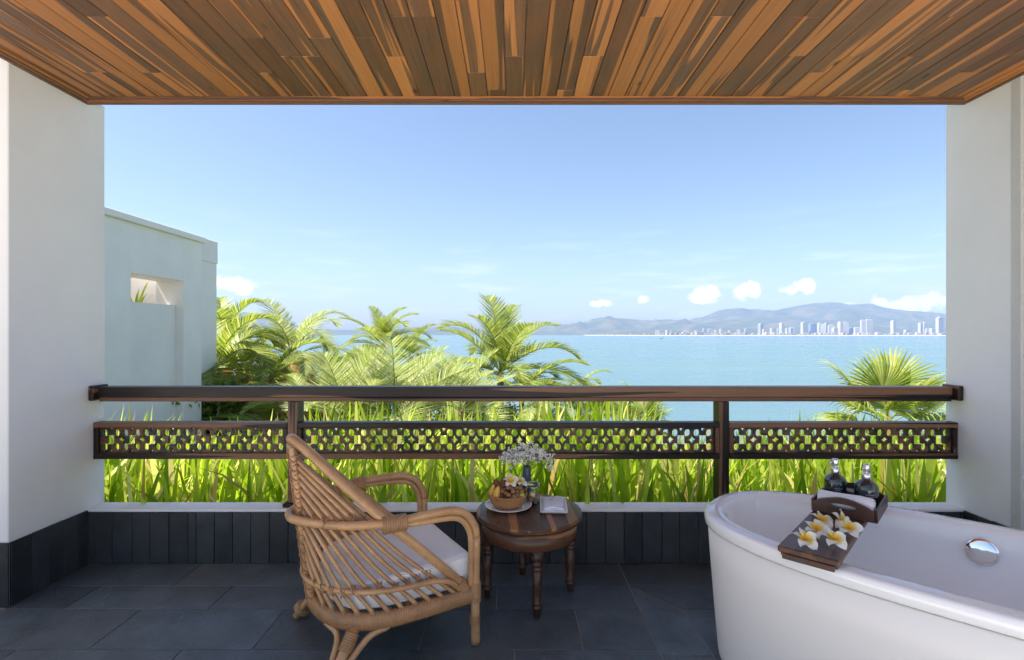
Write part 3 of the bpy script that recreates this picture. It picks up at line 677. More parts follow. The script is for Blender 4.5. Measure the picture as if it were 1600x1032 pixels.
def make_chair():
    O = Vector((-.297, 2.356, 0)); Fw = Vector((.855, .519, 0)).normalized(); Lt = Vector((-Fw.y, Fw.x, 0))
    root = empty('rattan_armchair', O, math.atan2(Fw.y, Fw.x), 'rattan lounge armchair with a white seat cushion', 'armchair')
    # local axes: x forward, y to the far side, z up
    bind = MB()
    hb = .285
    def base(t):           # t 0..1 from near front, round the back, to far front
        pts = [(-.005, -hb), (-.2, -hb - .004), (-.36, -hb + .002), (-.48, -.235), (-.555, -.14), (-.585, 0), (-.555, .14), (-.48, .235), (-.36, hb - .002), (-.2, hb + .004), (-.005, hb)]
        return pts
    ring_path = resample(catmull([(x, y, .205) for x, y in base(0)], 14), .01)
    b = MB(); wrapped(b, ring_path, .020, .031, (0, 0, 1)); b.build('seat_frame', M['rattan_wrap'], root)
    # front rail between the legs
    b = MB(); wrapped(b, [Vector((-.01, -hb + .02, .215)), Vector((-.005, 0, .215)), Vector((-.01, hb - .02, .215))], .017); b.build('front_rail', M['rattan_wrap'], root)
    # seat slats under the cushion
    for k in range(7):
        x = -.07 - k * .07; w = hb - .02 if x > -.4 else .2
        b = MB(); b.tube([(x, -w, .222), (x, 0, .216), (x, w, .222)], .009, 7); b.build('seat_slat', M['rattan'], root)
    # spine at the back
    spine = catmull([(-.588, 0, .19), (-.612, 0, .36), (-.632, 0, .54), (-.652, 0, .72), (-.668, 0, .845)], 12)
    def on_path(P, t):
        t = max(0, min(1, t)) * (len(P) - 1); i = min(len(P) - 2, int(t)); return P[i].lerp(P[i + 1], t - i)
    for s_ in (-1, 1):
        b = MB(); b.tube([p + Vector((0, s_ * .0155, 0)) for p in spine], .0155, 8); b.build('back_spine', M['rattan'], root)
    P = resample(spine, .012)
    for i in range(3, len(P) - 1):
        for tl in (.75, -.75) if i % 3 == 0 else ():
            ring(bind, P[i], (0, 0, 1), .0335, .0185, .0026, tl, (0, 1, 0))
    # thick side rails: front base -> up and back -> top of the spine
    rails = {}
    for s_ in (-1, 1):
        pts = [(-.03, s_ * .27, .225), (-.19, s_ * .283, .39), (-.37, s_ * .265, .565), (-.48, s_ * .205, .675), (-.565, s_ * .135, .765), (-.632, s_ * .062, .836), (-.662, s_ * .022, .862), (-.668, 0, .864)]
        Pr = catmull(pts, 10); rails[s_] = Pr
        b = MB(); b.tube(Pr, lambda t: .0185, 10); b.build('back_rail', M['rattan'], root)
    # ribs: from the spine, fanning down and forward to the seat frame on each side
    N = 11
    for s_ in (-1, 1):
        half = ring_path[:len(ring_path) // 2 + 1] if s_ < 0 else ring_path[len(ring_path) // 2:][::-1]
        for i in range(N):
            q = (i + 1) / (N + 1)
            tb = .10 + .80 * (i + .15) / N              # place along the half frame from the front to the back
            e = on_path(half, tb); tsp = .93 - .64 * q ** 1.05; sp = on_path(spine, tsp); sp = sp + Vector((.006, s_ * .012, 0))
            e = e + Vector((0, 0, .020)); d = e - sp
            bulge = .055 * (1 - .2 * q)
            m1 = sp + d * .30 + Vector((-.012, s_ * (abs(d.y) * .26 + .006), .002 + .01 * q)); m2 = sp + d * .65 + Vector((-.022 * (1 - q) - .004, s_ * (abs(d.y) * .16), .0))
            Pq = catmull([sp, m1, m2, e, e + Vector((0, 0, -.028))], 8)
            b = MB(); b.tube(Pq, .0088, 8); b.build('rib', M['rattan'], root)
            # wrapping where the rib meets the frame, and ties on the hoops
            wrapped(bind, [e + Vector((0, 0, -.012)), e + (m2 - e).normalized() * .022], .0105, n=8)
            for zt, rr in ((.563, .024), (.318, .019)):
                for u, v_ in zip(Pq, Pq[1:]):
                    if (u.z - zt) * (v_.z - zt) < 0 and (i % 1 == 0):
                        c = u.lerp(v_, .5) + Vector((0, s_ * .011, 0)); tang = Vector((-.8, s_ * -.3, 0))
                        for tl in (.5, -.5): ring(bind, c, tang, rr * .82, rr, .0021, tl, (0, 0, 1))
    # arm hoop: near arm - round the back - far arm, running down as the front legs
    hoop = [(-.005, -.288, .03), (-.004, -.288, .25), (0, -.288, .44), (-.018, -.289, .505), (-.062, -.291, .552), (-.13, -.294, .572), (-.25, -.298, .572), (-.37, -.288, .566), (-.50, -.225, .562), (-.60, -.135, .562), (-.662, -.05, .562), (-.672, 0, .562)]
    hp = hoop + [(x, -y, z) for x, y, z in hoop[-2::-1]]
    Ph = catmull(hp, 8)
    i0 = next(i for i, p in enumerate(Ph) if p.z > .43); i1 = len(Ph) - 1 - i0
    b = MB(); b.tube(Ph[i0:i1 + 1], .0165, 10); b.build('arm_hoop', M['rattan'], root)
    # second cane doubled inside the arms
    for s_ in (-1, 1):
        pts = [(-.022, .289, .245), (-.020, .289, .42), (-.036, .290, .487), (-.075, .292, .530), (-.14, .295, .545), (-.25, .297, .549), (-.345, .285, .553)]
        b = MB(); b.tube(catmull([(x - .004, s_ * y, z) for x, y, z in pts], 8), .0125, 9); b.build('arm_cane', M['rattan'], root)
        b = MB(); b.tube(catmull([(-.003, s_ * .288, .003), (-.004, s_ * .288, .2), (0, s_ * .288, .44)], 8), lambda t: .0175 + .002 * (1 - t), 10); b.build('leg', M['rattan'], root)
        for z0, z1 in ((.175, .255), (.085, .12)): wrapped(bind, [Vector((-.006, s_ * .288, z0)), Vector((-.006, s_ * .288, z1))], .0235 if z0 > .1 else .0205)
        c = on_path(rails[s_], .375); wrapped(bind, [Vector((-.30, s_ * .295, .562)), Vector((-.39, s_ * .281, .558))], .026, .030, (0, 0, 1))
        wrapped(bind, [Vector((-.035, s_ * .275, .215)), Vector((-.075, s_ * .276, .27))], .024)
        # lower hoop
    lh = [(-.075, -.290, .243), (-.125, -.300, .290), (-.20, -.306, .312), (-.33, -.304, .318), (-.45, -.272, .322), (-.545, -.195, .322), (-.606, -.09, .322), (-.622, 0, .322)]
    b = MB(); b.tube(catmull(lh + [(x, -y, z) for x, y, z in lh[-2::-1]], 8), .0105, 9); b.build('lower_hoop', M['rattan'], root)
    # back legs with bent braces
    for s_ in (-1, 1):
        top = Vector((-.475, s_ * .235, .19)); ft = Vector((-.603, s_ * .306, .004))
        b = MB(); b.tube([top, top.lerp(ft, .5), ft], [.021, .0195, .018], 10); b.build('leg', M['rattan'], root)
        wrapped(bind, [top.lerp(ft, .1), top.lerp(ft, .38)], .0245)
        wrapped(bind, [top.lerp(ft, .74), top.lerp(ft, .86)], .034)
        for (bx, by) in ((-.365, .283), (-.562, .135)):
            st_ = Vector((bx, s_ * by, .18)); en = top.lerp(ft, .86)
            md = st_.lerp(top.lerp(ft, .25), .52) + Vector((0, 0, -.012)); out = (st_ - top); out.z = 0; out = out.normalized() * .017
            b = MB(); b.tube(catmull([st_, md, top.lerp(ft, .6) + out * 1.7, en + out], 8), .0125, 9); b.build('leg_brace', M['rattan'], root)
    bo = bind.build('binding', M['rattan_wrap'], root); bo['kind'] = 'stuff'
    # cushion
    bm = MB(); n = 18; v = []; f = []
    outline = catmull([(-.012, -.245, 0), (-.012, 0, 0), (-.012, .245, 0), (-.03, .262, 0), (-.25, .262, 0), (-.40, .25, 0), (-.50, .19, 0), (-.55, 0, 0), (-.50, -.19, 0), (-.40, -.25, 0), (-.25, -.262, 0), (-.03, -.262, 0)], 6, True)
    cx, cyy = -.27, 0
    prof = [(.0, .000), (.6, .000), (.955, .001), (.988, .008), (1.0, .022), (1.004, .065), (1.0, .108), (.988, .122), (.965, .130), (.90, .133), (.5, .138), (0, .139)]
    m = len(outline)
    for (k, z) in prof:
        for p in outline: v.append((cx + (p.x - cx) * k, p.y * k, .233 + z + .05 * (p.x * k + cx * (1 - k)) * (z > .06)))
    for i in range(len(prof) - 1):
        for j in range(m): f.append((i * m + j, i * m + (j + 1) % m, (i + 1) * m + (j + 1) % m, (i + 1) * m + j))
    bm.add(v, f, True); cu = bm.build('cushion', M['cushion_cloth'], root)
    pipe = MB()
    for zz, kk in ((.235 + .011, .992), (.233 + .1235, .992)):
        pipe.tube([(cx + (p.x - cx) * kk, p.y * kk, zz + (.05 * p.x if zz > .3 else 0)) for p in outline], .0032, 6, closed=True)
    pipe.build('piping', M['cushion_cloth'], cu)
make_chair()

# ------------------------------------------------------------------ side table
TX, TY, TZ = .084, 2.51, .412
def make_table():
    root = empty('side_table', (TX, TY, 0), R(4), 'round two-tone wooden side table on turned legs', 'table')
    top = bpy.data.objects.new('table_top', None); link(top, root); top.location = (0, 0, TZ)
    # boards of the top, cut to the round
    Rr = .257; xs = [-.257, -.205, -.108, -.062, -.018, .075, .098, .165, .215, .257]
    for x0, x1 in zip(xs, xs[1:]):
        poly = []
        for k in range(9):
            x = x0 + (x1 - x0) * k / 8; poly.append(Vector((x, -math.sqrt(max(0, Rr ** 2 - x * x)))))
        for k in range(8, -1, -1):
            x = x0 + (x1 - x0) * k / 8; poly.append(Vector((x, math.sqrt(max(0, Rr ** 2 - x * x)))))
        P = []
        for p in poly:
            if not P or (p - P[-1]).length > 1e-4: P.append(p)
        if (P[0] - P[-1]).length < 1e-4: P.pop()
        c = Vector(((x0 + x1) / 2, 0)); b = MB(); b.prism([(p.x - c.x, p.y) for p in P], -.014, 0, .0006); b.build('board', M['table_wood'], top, (c.x, 0, 0))
    b = MB(); b.lathe([(.20, -.0145), (.256, -.0145), (.2585, -.018), (.258, -.024), (.252, -.030), (.24, -.034), (.20, -.035)], 72); b.build('moulding', M['leg_wood'], top)
    b = MB(); b.lathe([(.205, -.035), (.232, -.0355), (.232, -.108), (.228, -.112), (.208, -.112)], 72); b.build('apron', M['apron_wood'], root, (0, 0, TZ))
    for a in (-86, 4, 94, 184):
        an = R(a); r = .206; b = MB()
        prof = [(.0, .0), (.0115, 0), (.0130, .006), (.0155, .034), (.021, .044), (.0205, .050), (.0150, .056), (.0190, .064), (.0178, .069), (.0155, .073), (.0175, .13), (.0205, .205), (.0170, .209), (.0225, .217), (.0220, .224), (.0170, .229), (.0225, .237), (.0215, .245), (.0175, .250), (.0235, .262), (.024, .300), (.0, .3)]
        b.lathe([(q * 1.22, z) for q, z in prof], 20); b.box((-.024, -.024, .288), (.024, .024, .3755), .002)
        o = b.build('leg', M['leg_wood'], root, (r * math.cos(an), r * math.sin(an), .0005)); o.rotation_euler.z = an
wood('apron_wood', (.09, .042, .022), (.36, .16, .06), .5, .33, (.12, 1, 2), 5., spec=.5, knots=False)
make_table()

plain('porcelain', (.82, .81, .80), .18); plain('vase_blue', (.055, .09, .13), .35); plain('chrome', (.85, .85, .86), .06, Metallic=1.0)
plain('brushed_metal', (.72, .72, .73), .22, Metallic=1.0)
def glass(name, tint=(1, 1, 1), rough=0.02):
    t = NT(name); M[name] = t.done(t.bsdf(tint, rough, Transmission_Weight=1.0, IOR=1.45))
glass('clear_glass')
def petal_mat():
    t = NT('plumeria_petal'); c = t.n('ShaderNodeTexCoord'); ln = t.n('ShaderNodeVectorMath', operation='LENGTH'); t.l(c.outputs['Object'], ln.inputs[0])
    n = t.noise(c.outputs['Object'], 90, 2); d = t.math('MULTIPLY_ADD', n, .008, ln.outputs['Value'])
    col_ = t.ramp(t.math('DIVIDE', d, .042), [(.12, (.85, .36, .01)), (.38, (.86, .55, .03)), (.58, (.86, .74, .28)), (.72, (.86, .85, .80))])
    b = t.bsdf(col_, .5); tr = t.n('ShaderNodeBsdfTranslucent'); t.l(col_, tr.inputs['Color']); mx = t.n('ShaderNodeMixShader'); mx.inputs[0].default_value = .2; t.l(b, mx.inputs[1]); t.l(tr.outputs[0], mx.inputs[2])
    M['plumeria_petal'] = t.done(mx.outputs[0])
petal_mat()
def petal_mesh(seed, size):
    r = random.Random(seed); nu, nv = 8, 6; v = []; f = []
    for i in range(nu + 1):
        t = i / nu; w = (.37 * math.sin(math.pi * (t ** .95)) ** .75 + .045 * (1 - t)) * size * (1 if t < .98 else .2)
        for j in range(nv + 1):
            s_ = j / nv * 2 - 1; x = size * (t * .98 + .0); y = w * s_ + .12 * size * math.sin(t * 2.2) * .4
            z = size * (.24 * math.sin(t * 2.5) - .14 * t * t + .06 * t) + .09 * size * s_ * abs(s_) * t + .03 * size * s_ * s_ * (1 - t)
            v.append((x, y, z + .0))
    m = nv + 1; f = [(i * m + j, (i + 1) * m + j, (i + 1) * m + j + 1, i * m + j + 1) for i in range(nu) for j in range(nv)]
    k = len(v); v2 = [(x, y, z - .0009) for x, y, z in v]; f2 = [tuple(q + k for q in reversed(ff)) for ff in f]
    b = MB(); b.add(v + v2, f + f2, True); return b.mesh('petal', M['plumeria_petal'])
PET = [petal_mesh(k, .040) for k in range(2)]
def flower(loc, rz, tilt, taz, label, scale=1.0, group='plumeria flowers on the bath board'):
    root = empty('plumeria_flower', loc, 0, label, 'flower', group)
    root.matrix_world = Matrix.Translation(loc) @ Matrix.Rotation(tilt, 4, Vector((math.cos(taz), math.sin(taz), 0))) @ Matrix.Rotation(rz, 4, 'Z') @ Matrix.Scale(scale, 4)
    for k in range(5):
        o = obj('petal', PET[k % 2], root); o.rotation_euler = (R(14), R(rng.uniform(-9, 9)), k * 2 * math.pi / 5 + R(rng.uniform(-5, 5))); o.location = (0, 0, .004)
    b = MB(); b.tube([(0, 0, .006), (.0005, 0, .002), (.001, .001, -.003)], .003, 6); b.build('stem', M['plumeria_petal'], root)
    return root

def fruit_mat(name, a, c, scale, rough=.5):
    t = NT(name); p = t.coord('Object', (1, 1, 1), 9.); n = t.noise(p, scale, 4, .6); n2 = t.noise(p, scale * 6, 2)
    M[name] = t.done(t.bsdf(t.mix(n, a, c), rough, t.bump(n2, .15, .002)))
fruit_mat('longan_skin', (.22, .095, .045), (.36, .18, .085), 40); fruit_mat('banana_skin', (.62, .36, .05), (.70, .47, .10), 25, .4); fruit_mat('salak_skin', (.16, .05, .03), (.33, .12, .06), 90, .5)
fruit_mat('lime_skin', (.30, .42, .03), (.48, .56, .06), 30, .4); fruit_mat('cookie', (.45, .24, .10), (.62, .38, .18), 60, .8)
def basket_mat():
    t = NT('basket_cane'); p = t.coord('Object'); n = t.noise(p, 30, 3, .6); n2 = t.noise(p, 300, 2)
    M['basket_cane'] = t.done(t.bsdf(t.mix(n, (.30, .13, .05), (.52, .27, .11)), .5, t.bump(n2, .2, .002)))
basket_mat()
def make_table_things():
    px, py = -.018, 2.545
    pl = MB(); pl.lathe([(0, .001), (.062, .001), (.066, .0035), (.072, .0045), (.112, .0135), (.1175, .0175), (.1165, .0195), (.110, .0175), (.072, .0085), (0, .0075)], 56)
    tag(pl.build('plate', M['porcelain'], None, (px, py, TZ + .0005)), 'round white plate under the fruit basket', 'plate')
    # basket: coiled strands stacked in rings with a plaited edge
    root = empty('fruit_basket', (px - .004, py - .004, TZ + .0085), 0, 'small woven cane basket full of fruit on the white plate', 'basket')
    prof = [(.060, .003), (.068, .008), (.075, .016), (.081, .026), (.086, .036), (.090, .046), (.0925, .056)]
    bw = MB(); n = 120
    for i in range(13):
        t = i / 12 * (len(prof) - 1); k = min(len(prof) - 2, int(t)); r_ = prof[k][0] + (prof[k + 1][0] - prof[k][0]) * (t - k); z_ = prof[k][1] + (prof[k + 1][1] - prof[k][1]) * (t - k)
        bw.tube([((r_ + .0011 * math.cos(a * 22 + i * math.pi)) * math.cos(a), (r_ + .0011 * math.cos(a * 22 + i * math.pi)) * math.sin(a), z_) for a in (2 * math.pi * q / n for q in range(n))], .0028, 5, closed=True)
    bw.build('woven_side', M['basket_cane'], root)
    bb = MB(); bb.lathe([(0, .0), (.062, .0), (.064, .004), (0, .004)], 32); bb.build('basket_base', M['basket_cane'], root)
    br = MB()
    for s_ in range(2): br.tube([((.0935 + .003 * math.cos(a * 30 + s_ * math.pi)) * math.cos(a), (.0935 + .003 * math.cos(a * 30 + s_ * math.pi)) * math.sin(a), .062 + .0035 * math.sin(a * 30 + s_ * math.pi)) for a in (2 * math.pi * q / 240 for q in range(240))], .0032, 5, closed=True)
    br.build('plaited_rim', M['basket_cane'], root)
    # longans
    lon = empty('longan_bunch', (px, py, TZ + .05), 0, 'bunch of round brown longans heaped in the basket', 'fruit')
    b = MB(); b.lathe([(0, -.0125), (.006, -.011), (.0105, -.0065), (.0125, 0), (.0105, .0065), (.006, .011), (0, .0125)], 12); me = b.mesh('longan', M['longan_skin'])
    pts = []
    r = random.Random(5); tries = 0
    while len(pts) < 46 and tries < 20000:
        tries += 1; a = r.uniform(0, 2 * math.pi); q = .078 * math.sqrt(r.random()); x, y = .014 + q * math.cos(a), q * math.sin(a)
        if math.hypot(x, y) > .080 or (x < -.045): continue
        z = .008 + .062 * (1 - (q / .085) ** 2) - r.random() ** 3 * .02
        if all((Vector((x, y, z)) - p).length > .0195 for p in pts): pts.append(Vector((x, y, z)))
    for p in pts: o = obj('longan', me, lon, p); s_ = r.uniform(.9, 1.12); o.scale = (s_,) * 3; o.rotation_euler = (r.random() * 6, r.random() * 6, 0)
    tw = MB()
    for p in pts[:22]: tw.tube([p * 1.0, Vector((p.x * .5, p.y * .5, p.z * .5 + .012))], .001, 4)
    tw.build('twig', M['salak_skin'], lon)
    # bananas, salak, lime
    for k, (x, y, rz, lb) in enumerate(((-.070, -.028, -20, 'left small yellow banana standing in the fruit basket'), (-.050, -.052, 12, 'right small yellow banana standing in the fruit basket'))):
        b = MB(); P = catmull([(0, 0, -.03), (-.006, 0, 0), (-.004, 0, .03), (.006, 0, .055), (.012, 0, .064)], 6); b.tube(P, [.004, .0155, .0175, .0155, .009, .003], 8); o = b.build('banana', M['banana_skin'], None, (px + x, py + y, TZ + .058)); o.rotation_euler = (R(6), R(-8), R(rz)); tag(o, lb, 'fruit')
    for k, (x, y, z, ry, lb) in enumerate(((-.052, .006, .105, -26, 'left of the two scaly brown salak fruits on top of the basket'), (-.024, .022, .108, 6, 'right of the two scaly brown salak fruits on top of the basket'))):
        b = MB(); prof_ = [(0, -.034), (.012, -.031), (.020, -.02), (.022, -.006), (.018, .010), (.010, .026), (.004, .036), (0, .040)]; b.lathe(prof_, 14)
        for q in range(60):
            t = q / 60; i = 1 + t * 5; zz = -.028 + t * .058; rad = np.interp(zz, [p[1] for p in prof_], [p[0] for p in prof_]); a = q * 2.4
            c = Vector((rad * math.cos(a), rad * math.sin(a), zz)); nrm = Vector((math.cos(a), math.sin(a), .35)); b.add([c + Vector((-math.sin(a), math.cos(a), 0)) * .004, c - Vector((-math.sin(a), math.cos(a), 0)) * .004, c + nrm * .003 + Vector((0, 0, .009))], [(0, 1, 2)])
        o = b.build('salak', M['salak_skin'], None, (px + x, py + y, TZ + z)); o.rotation_euler = (0, R(ry), 0); tag(o, lb, 'fruit')
    b = MB(); b.lathe([(0, -.018), (.008, -.016), (.014, -.009), (.0155, 0), (.014, .009), (.008, .015), (.003, .019), (0, .020)], 16); o = b.build('lime', M['lime_skin'], None, (px + .066, py - .045, TZ + .072)); o.rotation_euler = (R(70), 0, R(30)); tag(o, 'small green lime at the right edge of the fruit basket', 'fruit')
    flower(Vector((px + .012, py - .004, TZ + .130)), R(20), R(38), R(10), 'upright plumeria flower on top of the longans', 1.05, 'plumeria flowers on the fruit'); flower(Vector((px + .058, py + .012, TZ + .118)), R(50), R(20), R(60), 'flat plumeria flower lying right on the longans', .95, 'plumeria flowers on the fruit')
    # cookie jar
    jx, jy = .103, 2.60
    jar = empty('cookie_jar', (jx, jy, TZ + .0005), R(15), 'small clip-top glass jar of cookies beside the basket', 'jar')
    b = MB(); b.lathe([(0, .001), (.030, .001), (.0345, .006), (.0355, .02), (.0355, .070), (.032, .080), (.0275, .084), (.0275, .090), (.0305, .091), (.0305, .096), (.0275, .0965), (.0265, .090), (.0262, .083), (.0305, .078), (.0332, .069), (.0332, .02), (.032, .008), (.028, .0045), (0, .0045)], 40, cap=False); b.build('jar_glass', M['clear_glass'], jar)
    b = MB(); b.lathe([(0, .0975), (.030, .0975), (.032, .099), (.032, .105), (.029, .109), (.022, .112), (.010, .113), (0, .113)], 32); b.build('lid', M['clear_glass'], jar)
    b = MB(); ring(b, (0, 0, .087), (0, 0, 1), .0295, .0295, .001); b.tube(catmull([(.0295, -.006, .087), (.037, -.006, .094), (.036, -.005, .107), (.033, 0, .109), (.036, .005, .107), (.037, .006, .094), (.0295, .006, .087)], 4), .001, 5); b.build('wire_clip', M['brushed_metal'], jar)
    r = random.Random(8); b = MB(); b.lathe([(0, -.0055), (.007, -.005), (.0105, -.001), (.0105, .002), (.007, .0052), (0, .0062)], 10); me = b.mesh('cookie', M['cookie'])
    for k in range(26):
        a = r.random() * 6.28; q = .0205 * math.sqrt(r.random()); o = obj('cookie', me, None, (jx + q * math.cos(a), jy + q * math.sin(a), TZ + .012 + (k / 26) * .043)); o.rotation_euler = (r.uniform(-.9, .9), r.uniform(-.9, .9), r.random() * 6); tag(o, 'small round cookie in the glass jar', 'cookie', 'cookies in the jar')
    # vase
    vx, vy = .078, 2.69
    b = MB(); b.lathe([(0, .001), (.026, .001), (.0275, .004), (.0265, .03), (.0235, .09), (.0205, .150), (.0195, .168), (.0175, .168), (.0185, .15), (.021, .09), (.023, .02), (0, .012)], 32)
    tag(b.build('vase', M['vase_blue'], None, (vx, vy, TZ + .0005)), 'slim tapered slate-blue vase behind the cookie jar', 'vase')
    root = empty('flower_bunch', (vx, vy, TZ + .10), 0, "airy bunch of white baby's breath in the blue vase", 'flowers')
    plain('stem_green', (.10, .17, .04), .6); plain('tiny_blossom', (.82, .80, .76), .8)
    st_ = MB(); bl = MB(); r = random.Random(12); ends = []
    ico = [(0, 0, 1), (.894, 0, .447), (.276, .851, .447), (-.724, .526, .447), (-.724, -.526, .447), (.276, -.851, .447), (.724, .526, -.447), (-.276, .851, -.447), (-.894, 0, -.447), (-.276, -.851, -.447), (.724, -.526, -.447), (0, 0, -1)]
    icf = [(0, 1, 2), (0, 2, 3), (0, 3, 4), (0, 4, 5), (0, 5, 1), (1, 6, 2), (2, 7, 3), (3, 8, 4), (4, 9, 5), (5, 10, 1), (6, 7, 2), (7, 8, 3), (8, 9, 4), (9, 10, 5), (10, 6, 1), (11, 7, 6), (11, 8, 7), (11, 9, 8), (11, 10, 9), (11, 6, 10)]
    for k in range(26):
        a = r.random() * 6.28; q = math.sqrt((k + .5) / 26); dx = q * .125 * math.cos(a); dy = q * .085 * math.sin(a); zt = .155 - .055 * q * q + r.uniform(-.02, .02)
        e = Vector((dx, dy, zt)); st_.tube(catmull([(dx * .06, dy * .06, -.05), (dx * .10, dy * .12, .068), e * .7 + Vector((0, 0, .035)), e], 4), .0008, 4)
        for j in range(11):
            d = Vector((r.gauss(0, 1), r.gauss(0, 1), r.gauss(.15, .8))).normalized() * r.uniform(.012, .042); e2 = e + d; st_.tube([e, e2], .0005, 3, caps=False)
            for i in range(6):
                d2 = Vector((r.gauss(0, 1), r.gauss(0, 1), r.gauss(.1, 1))).normalized() * r.uniform(.003, .013); c = e2 + d2; s_ = r.uniform(.0020, .0042)
                bl.add([(c.x + s_ * p[0], c.y + s_ * p[1], c.z + s_ * p[2]) for p in ico], icf, False)
    for k in range(5):
        a = -.6 + r.uniform(-.5, .5); e = Vector((.10 + r.random() * .04, -.02 + r.uniform(-.03, .03), .05 + r.random() * .05)); st_.tube(catmull([(.0, 0, -.05), (.012, 0, .068), (.06, e.y * .5, .105), e], 4), .0007, 4)
        for j in range(18):
            d2 = Vector((r.gauss(0, 1), r.gauss(0, 1), r.gauss(0, 1))).normalized() * r.uniform(.004, .024); c = e + d2; s_ = r.uniform(.0017, .003); bl.add([(c.x + s_ * p[0], c.y + s_ * p[1], c.z + s_ * p[2]) for p in ico], icf, False)
    st_.build('stem', M['stem_green'], root); o = bl.build('blossom', M['tiny_blossom'], root); o['kind'] = 'stuff'
    # napkin dish with a folded napkin and small fork
    root = empty('napkin_dish', (.207, 2.555, TZ + .0005), R(-3), 'oblong white dish holding a folded napkin at the right of the table', 'dish')
    b = MB(); w, l = .067, .118; rings = [(.78, .86, .001), (1.0, 1.0, .012), (.985, .985, .0135), (.80, .88, .0055)]; v = []
    for sx, sy, z in rings: v += [(-w * sx, -l * sy, z), (w * sx, -l * sy, z), (w * sx, l * sy, z), (-w * sx, l * sy, z)]
    f = [(3, 2, 1, 0), (12, 13, 14, 15)] + [(i * 4 + k, i * 4 + (k + 1) % 4, (i + 1) * 4 + (k + 1) % 4, (i + 1) * 4 + k) for i in range(3) for k in range(4)]
    b.add(v, f); b.build('dish_body', M['porcelain'], root)
    t = NT('napkin_cloth'); p = t.coord('Object'); nn = t.noise(p, 500, 2); M['napkin_cloth'] = t.done(t.bsdf((.80, .82, .90), .9, t.bump(nn, .25, .002)))
    nap = empty('napkin', (.207, 2.555, TZ + .006), R(-3), 'pale folded cloth napkin lying in the oblong dish', 'napkin')
    for k, (x0, x1, y0, y1, z0) in enumerate(((-.055, .054, -.103, .100, .0015), (-.047, .046, -.094, .060, .0062), (-.044, .044, -.090, .010, .0108))):
        n_ = 12; v = []; 
        for i in range(n_ + 1):
            for j in range(n_ + 1):
                x = x0 + (x1 - x0) * i / n_; y = y0 + (y1 - y0) * j / n_; z = z0 * 1.5 + .006 + .003 * math.sin(i * .55 + k) * math.sin(j * .42 + k * 2) + (.006 * (j / n_) ** 6 if k == 0 else 0) - .0025 * (abs(i / n_ * 2 - 1) ** 6); v.append((x, y, z))
        q = n_ + 1; f = [(i * q + j, (i + 1) * q + j, (i + 1) * q + j + 1, i * q + j + 1) for i in range(n_) for j in range(n_)]; k0 = len(v)
        v2 = [(x, y, z0 * 1.5 + .0001) for x, y, z in v]; f2 = [tuple(a + k0 for a in reversed(ff)) for ff in f]; edge = [i * q for i in range(q)] + [n_ * q + j for j in range(1, q)] + [i * q + n_ for i in range(n_ - 1, -1, -1)] + [j for j in range(n_ - 1, 0, -1)]
        f3 = [(edge[(i + 1) % len(edge)], edge[i], edge[i] + k0, edge[(i + 1) % len(edge)] + k0) for i in range(len(edge))]
        b = MB(); b.add(v + v2, f + f2 + f3, True); o = b.build('fold', M['napkin_cloth'], nap); sharp(o, 50)
    root = empty('fork', (.198, 2.60, TZ + .0255), R(74), 'small steel fork tucked into the folded napkin', 'fork')
    b = MB(); P = catmull([(-.05, 0, 0), (-.01, 0, .002), (.02, 0, .001), (.03, 0, .003)], 5); b.tube(P, [.0032, .002, .0018, .006], 7, ry=.0012, ref=(0, 0, 1)); b.build('handle', M['brushed_metal'], root)
    for k in (-1, 0, 1): b = MB(); b.tube([(.029, k * .0036, .003), (.040, k * .0042, .003), (.050, k * .004, .005)], .0012, 5); b.build('tine', M['brushed_metal'], root)
make_table_things()

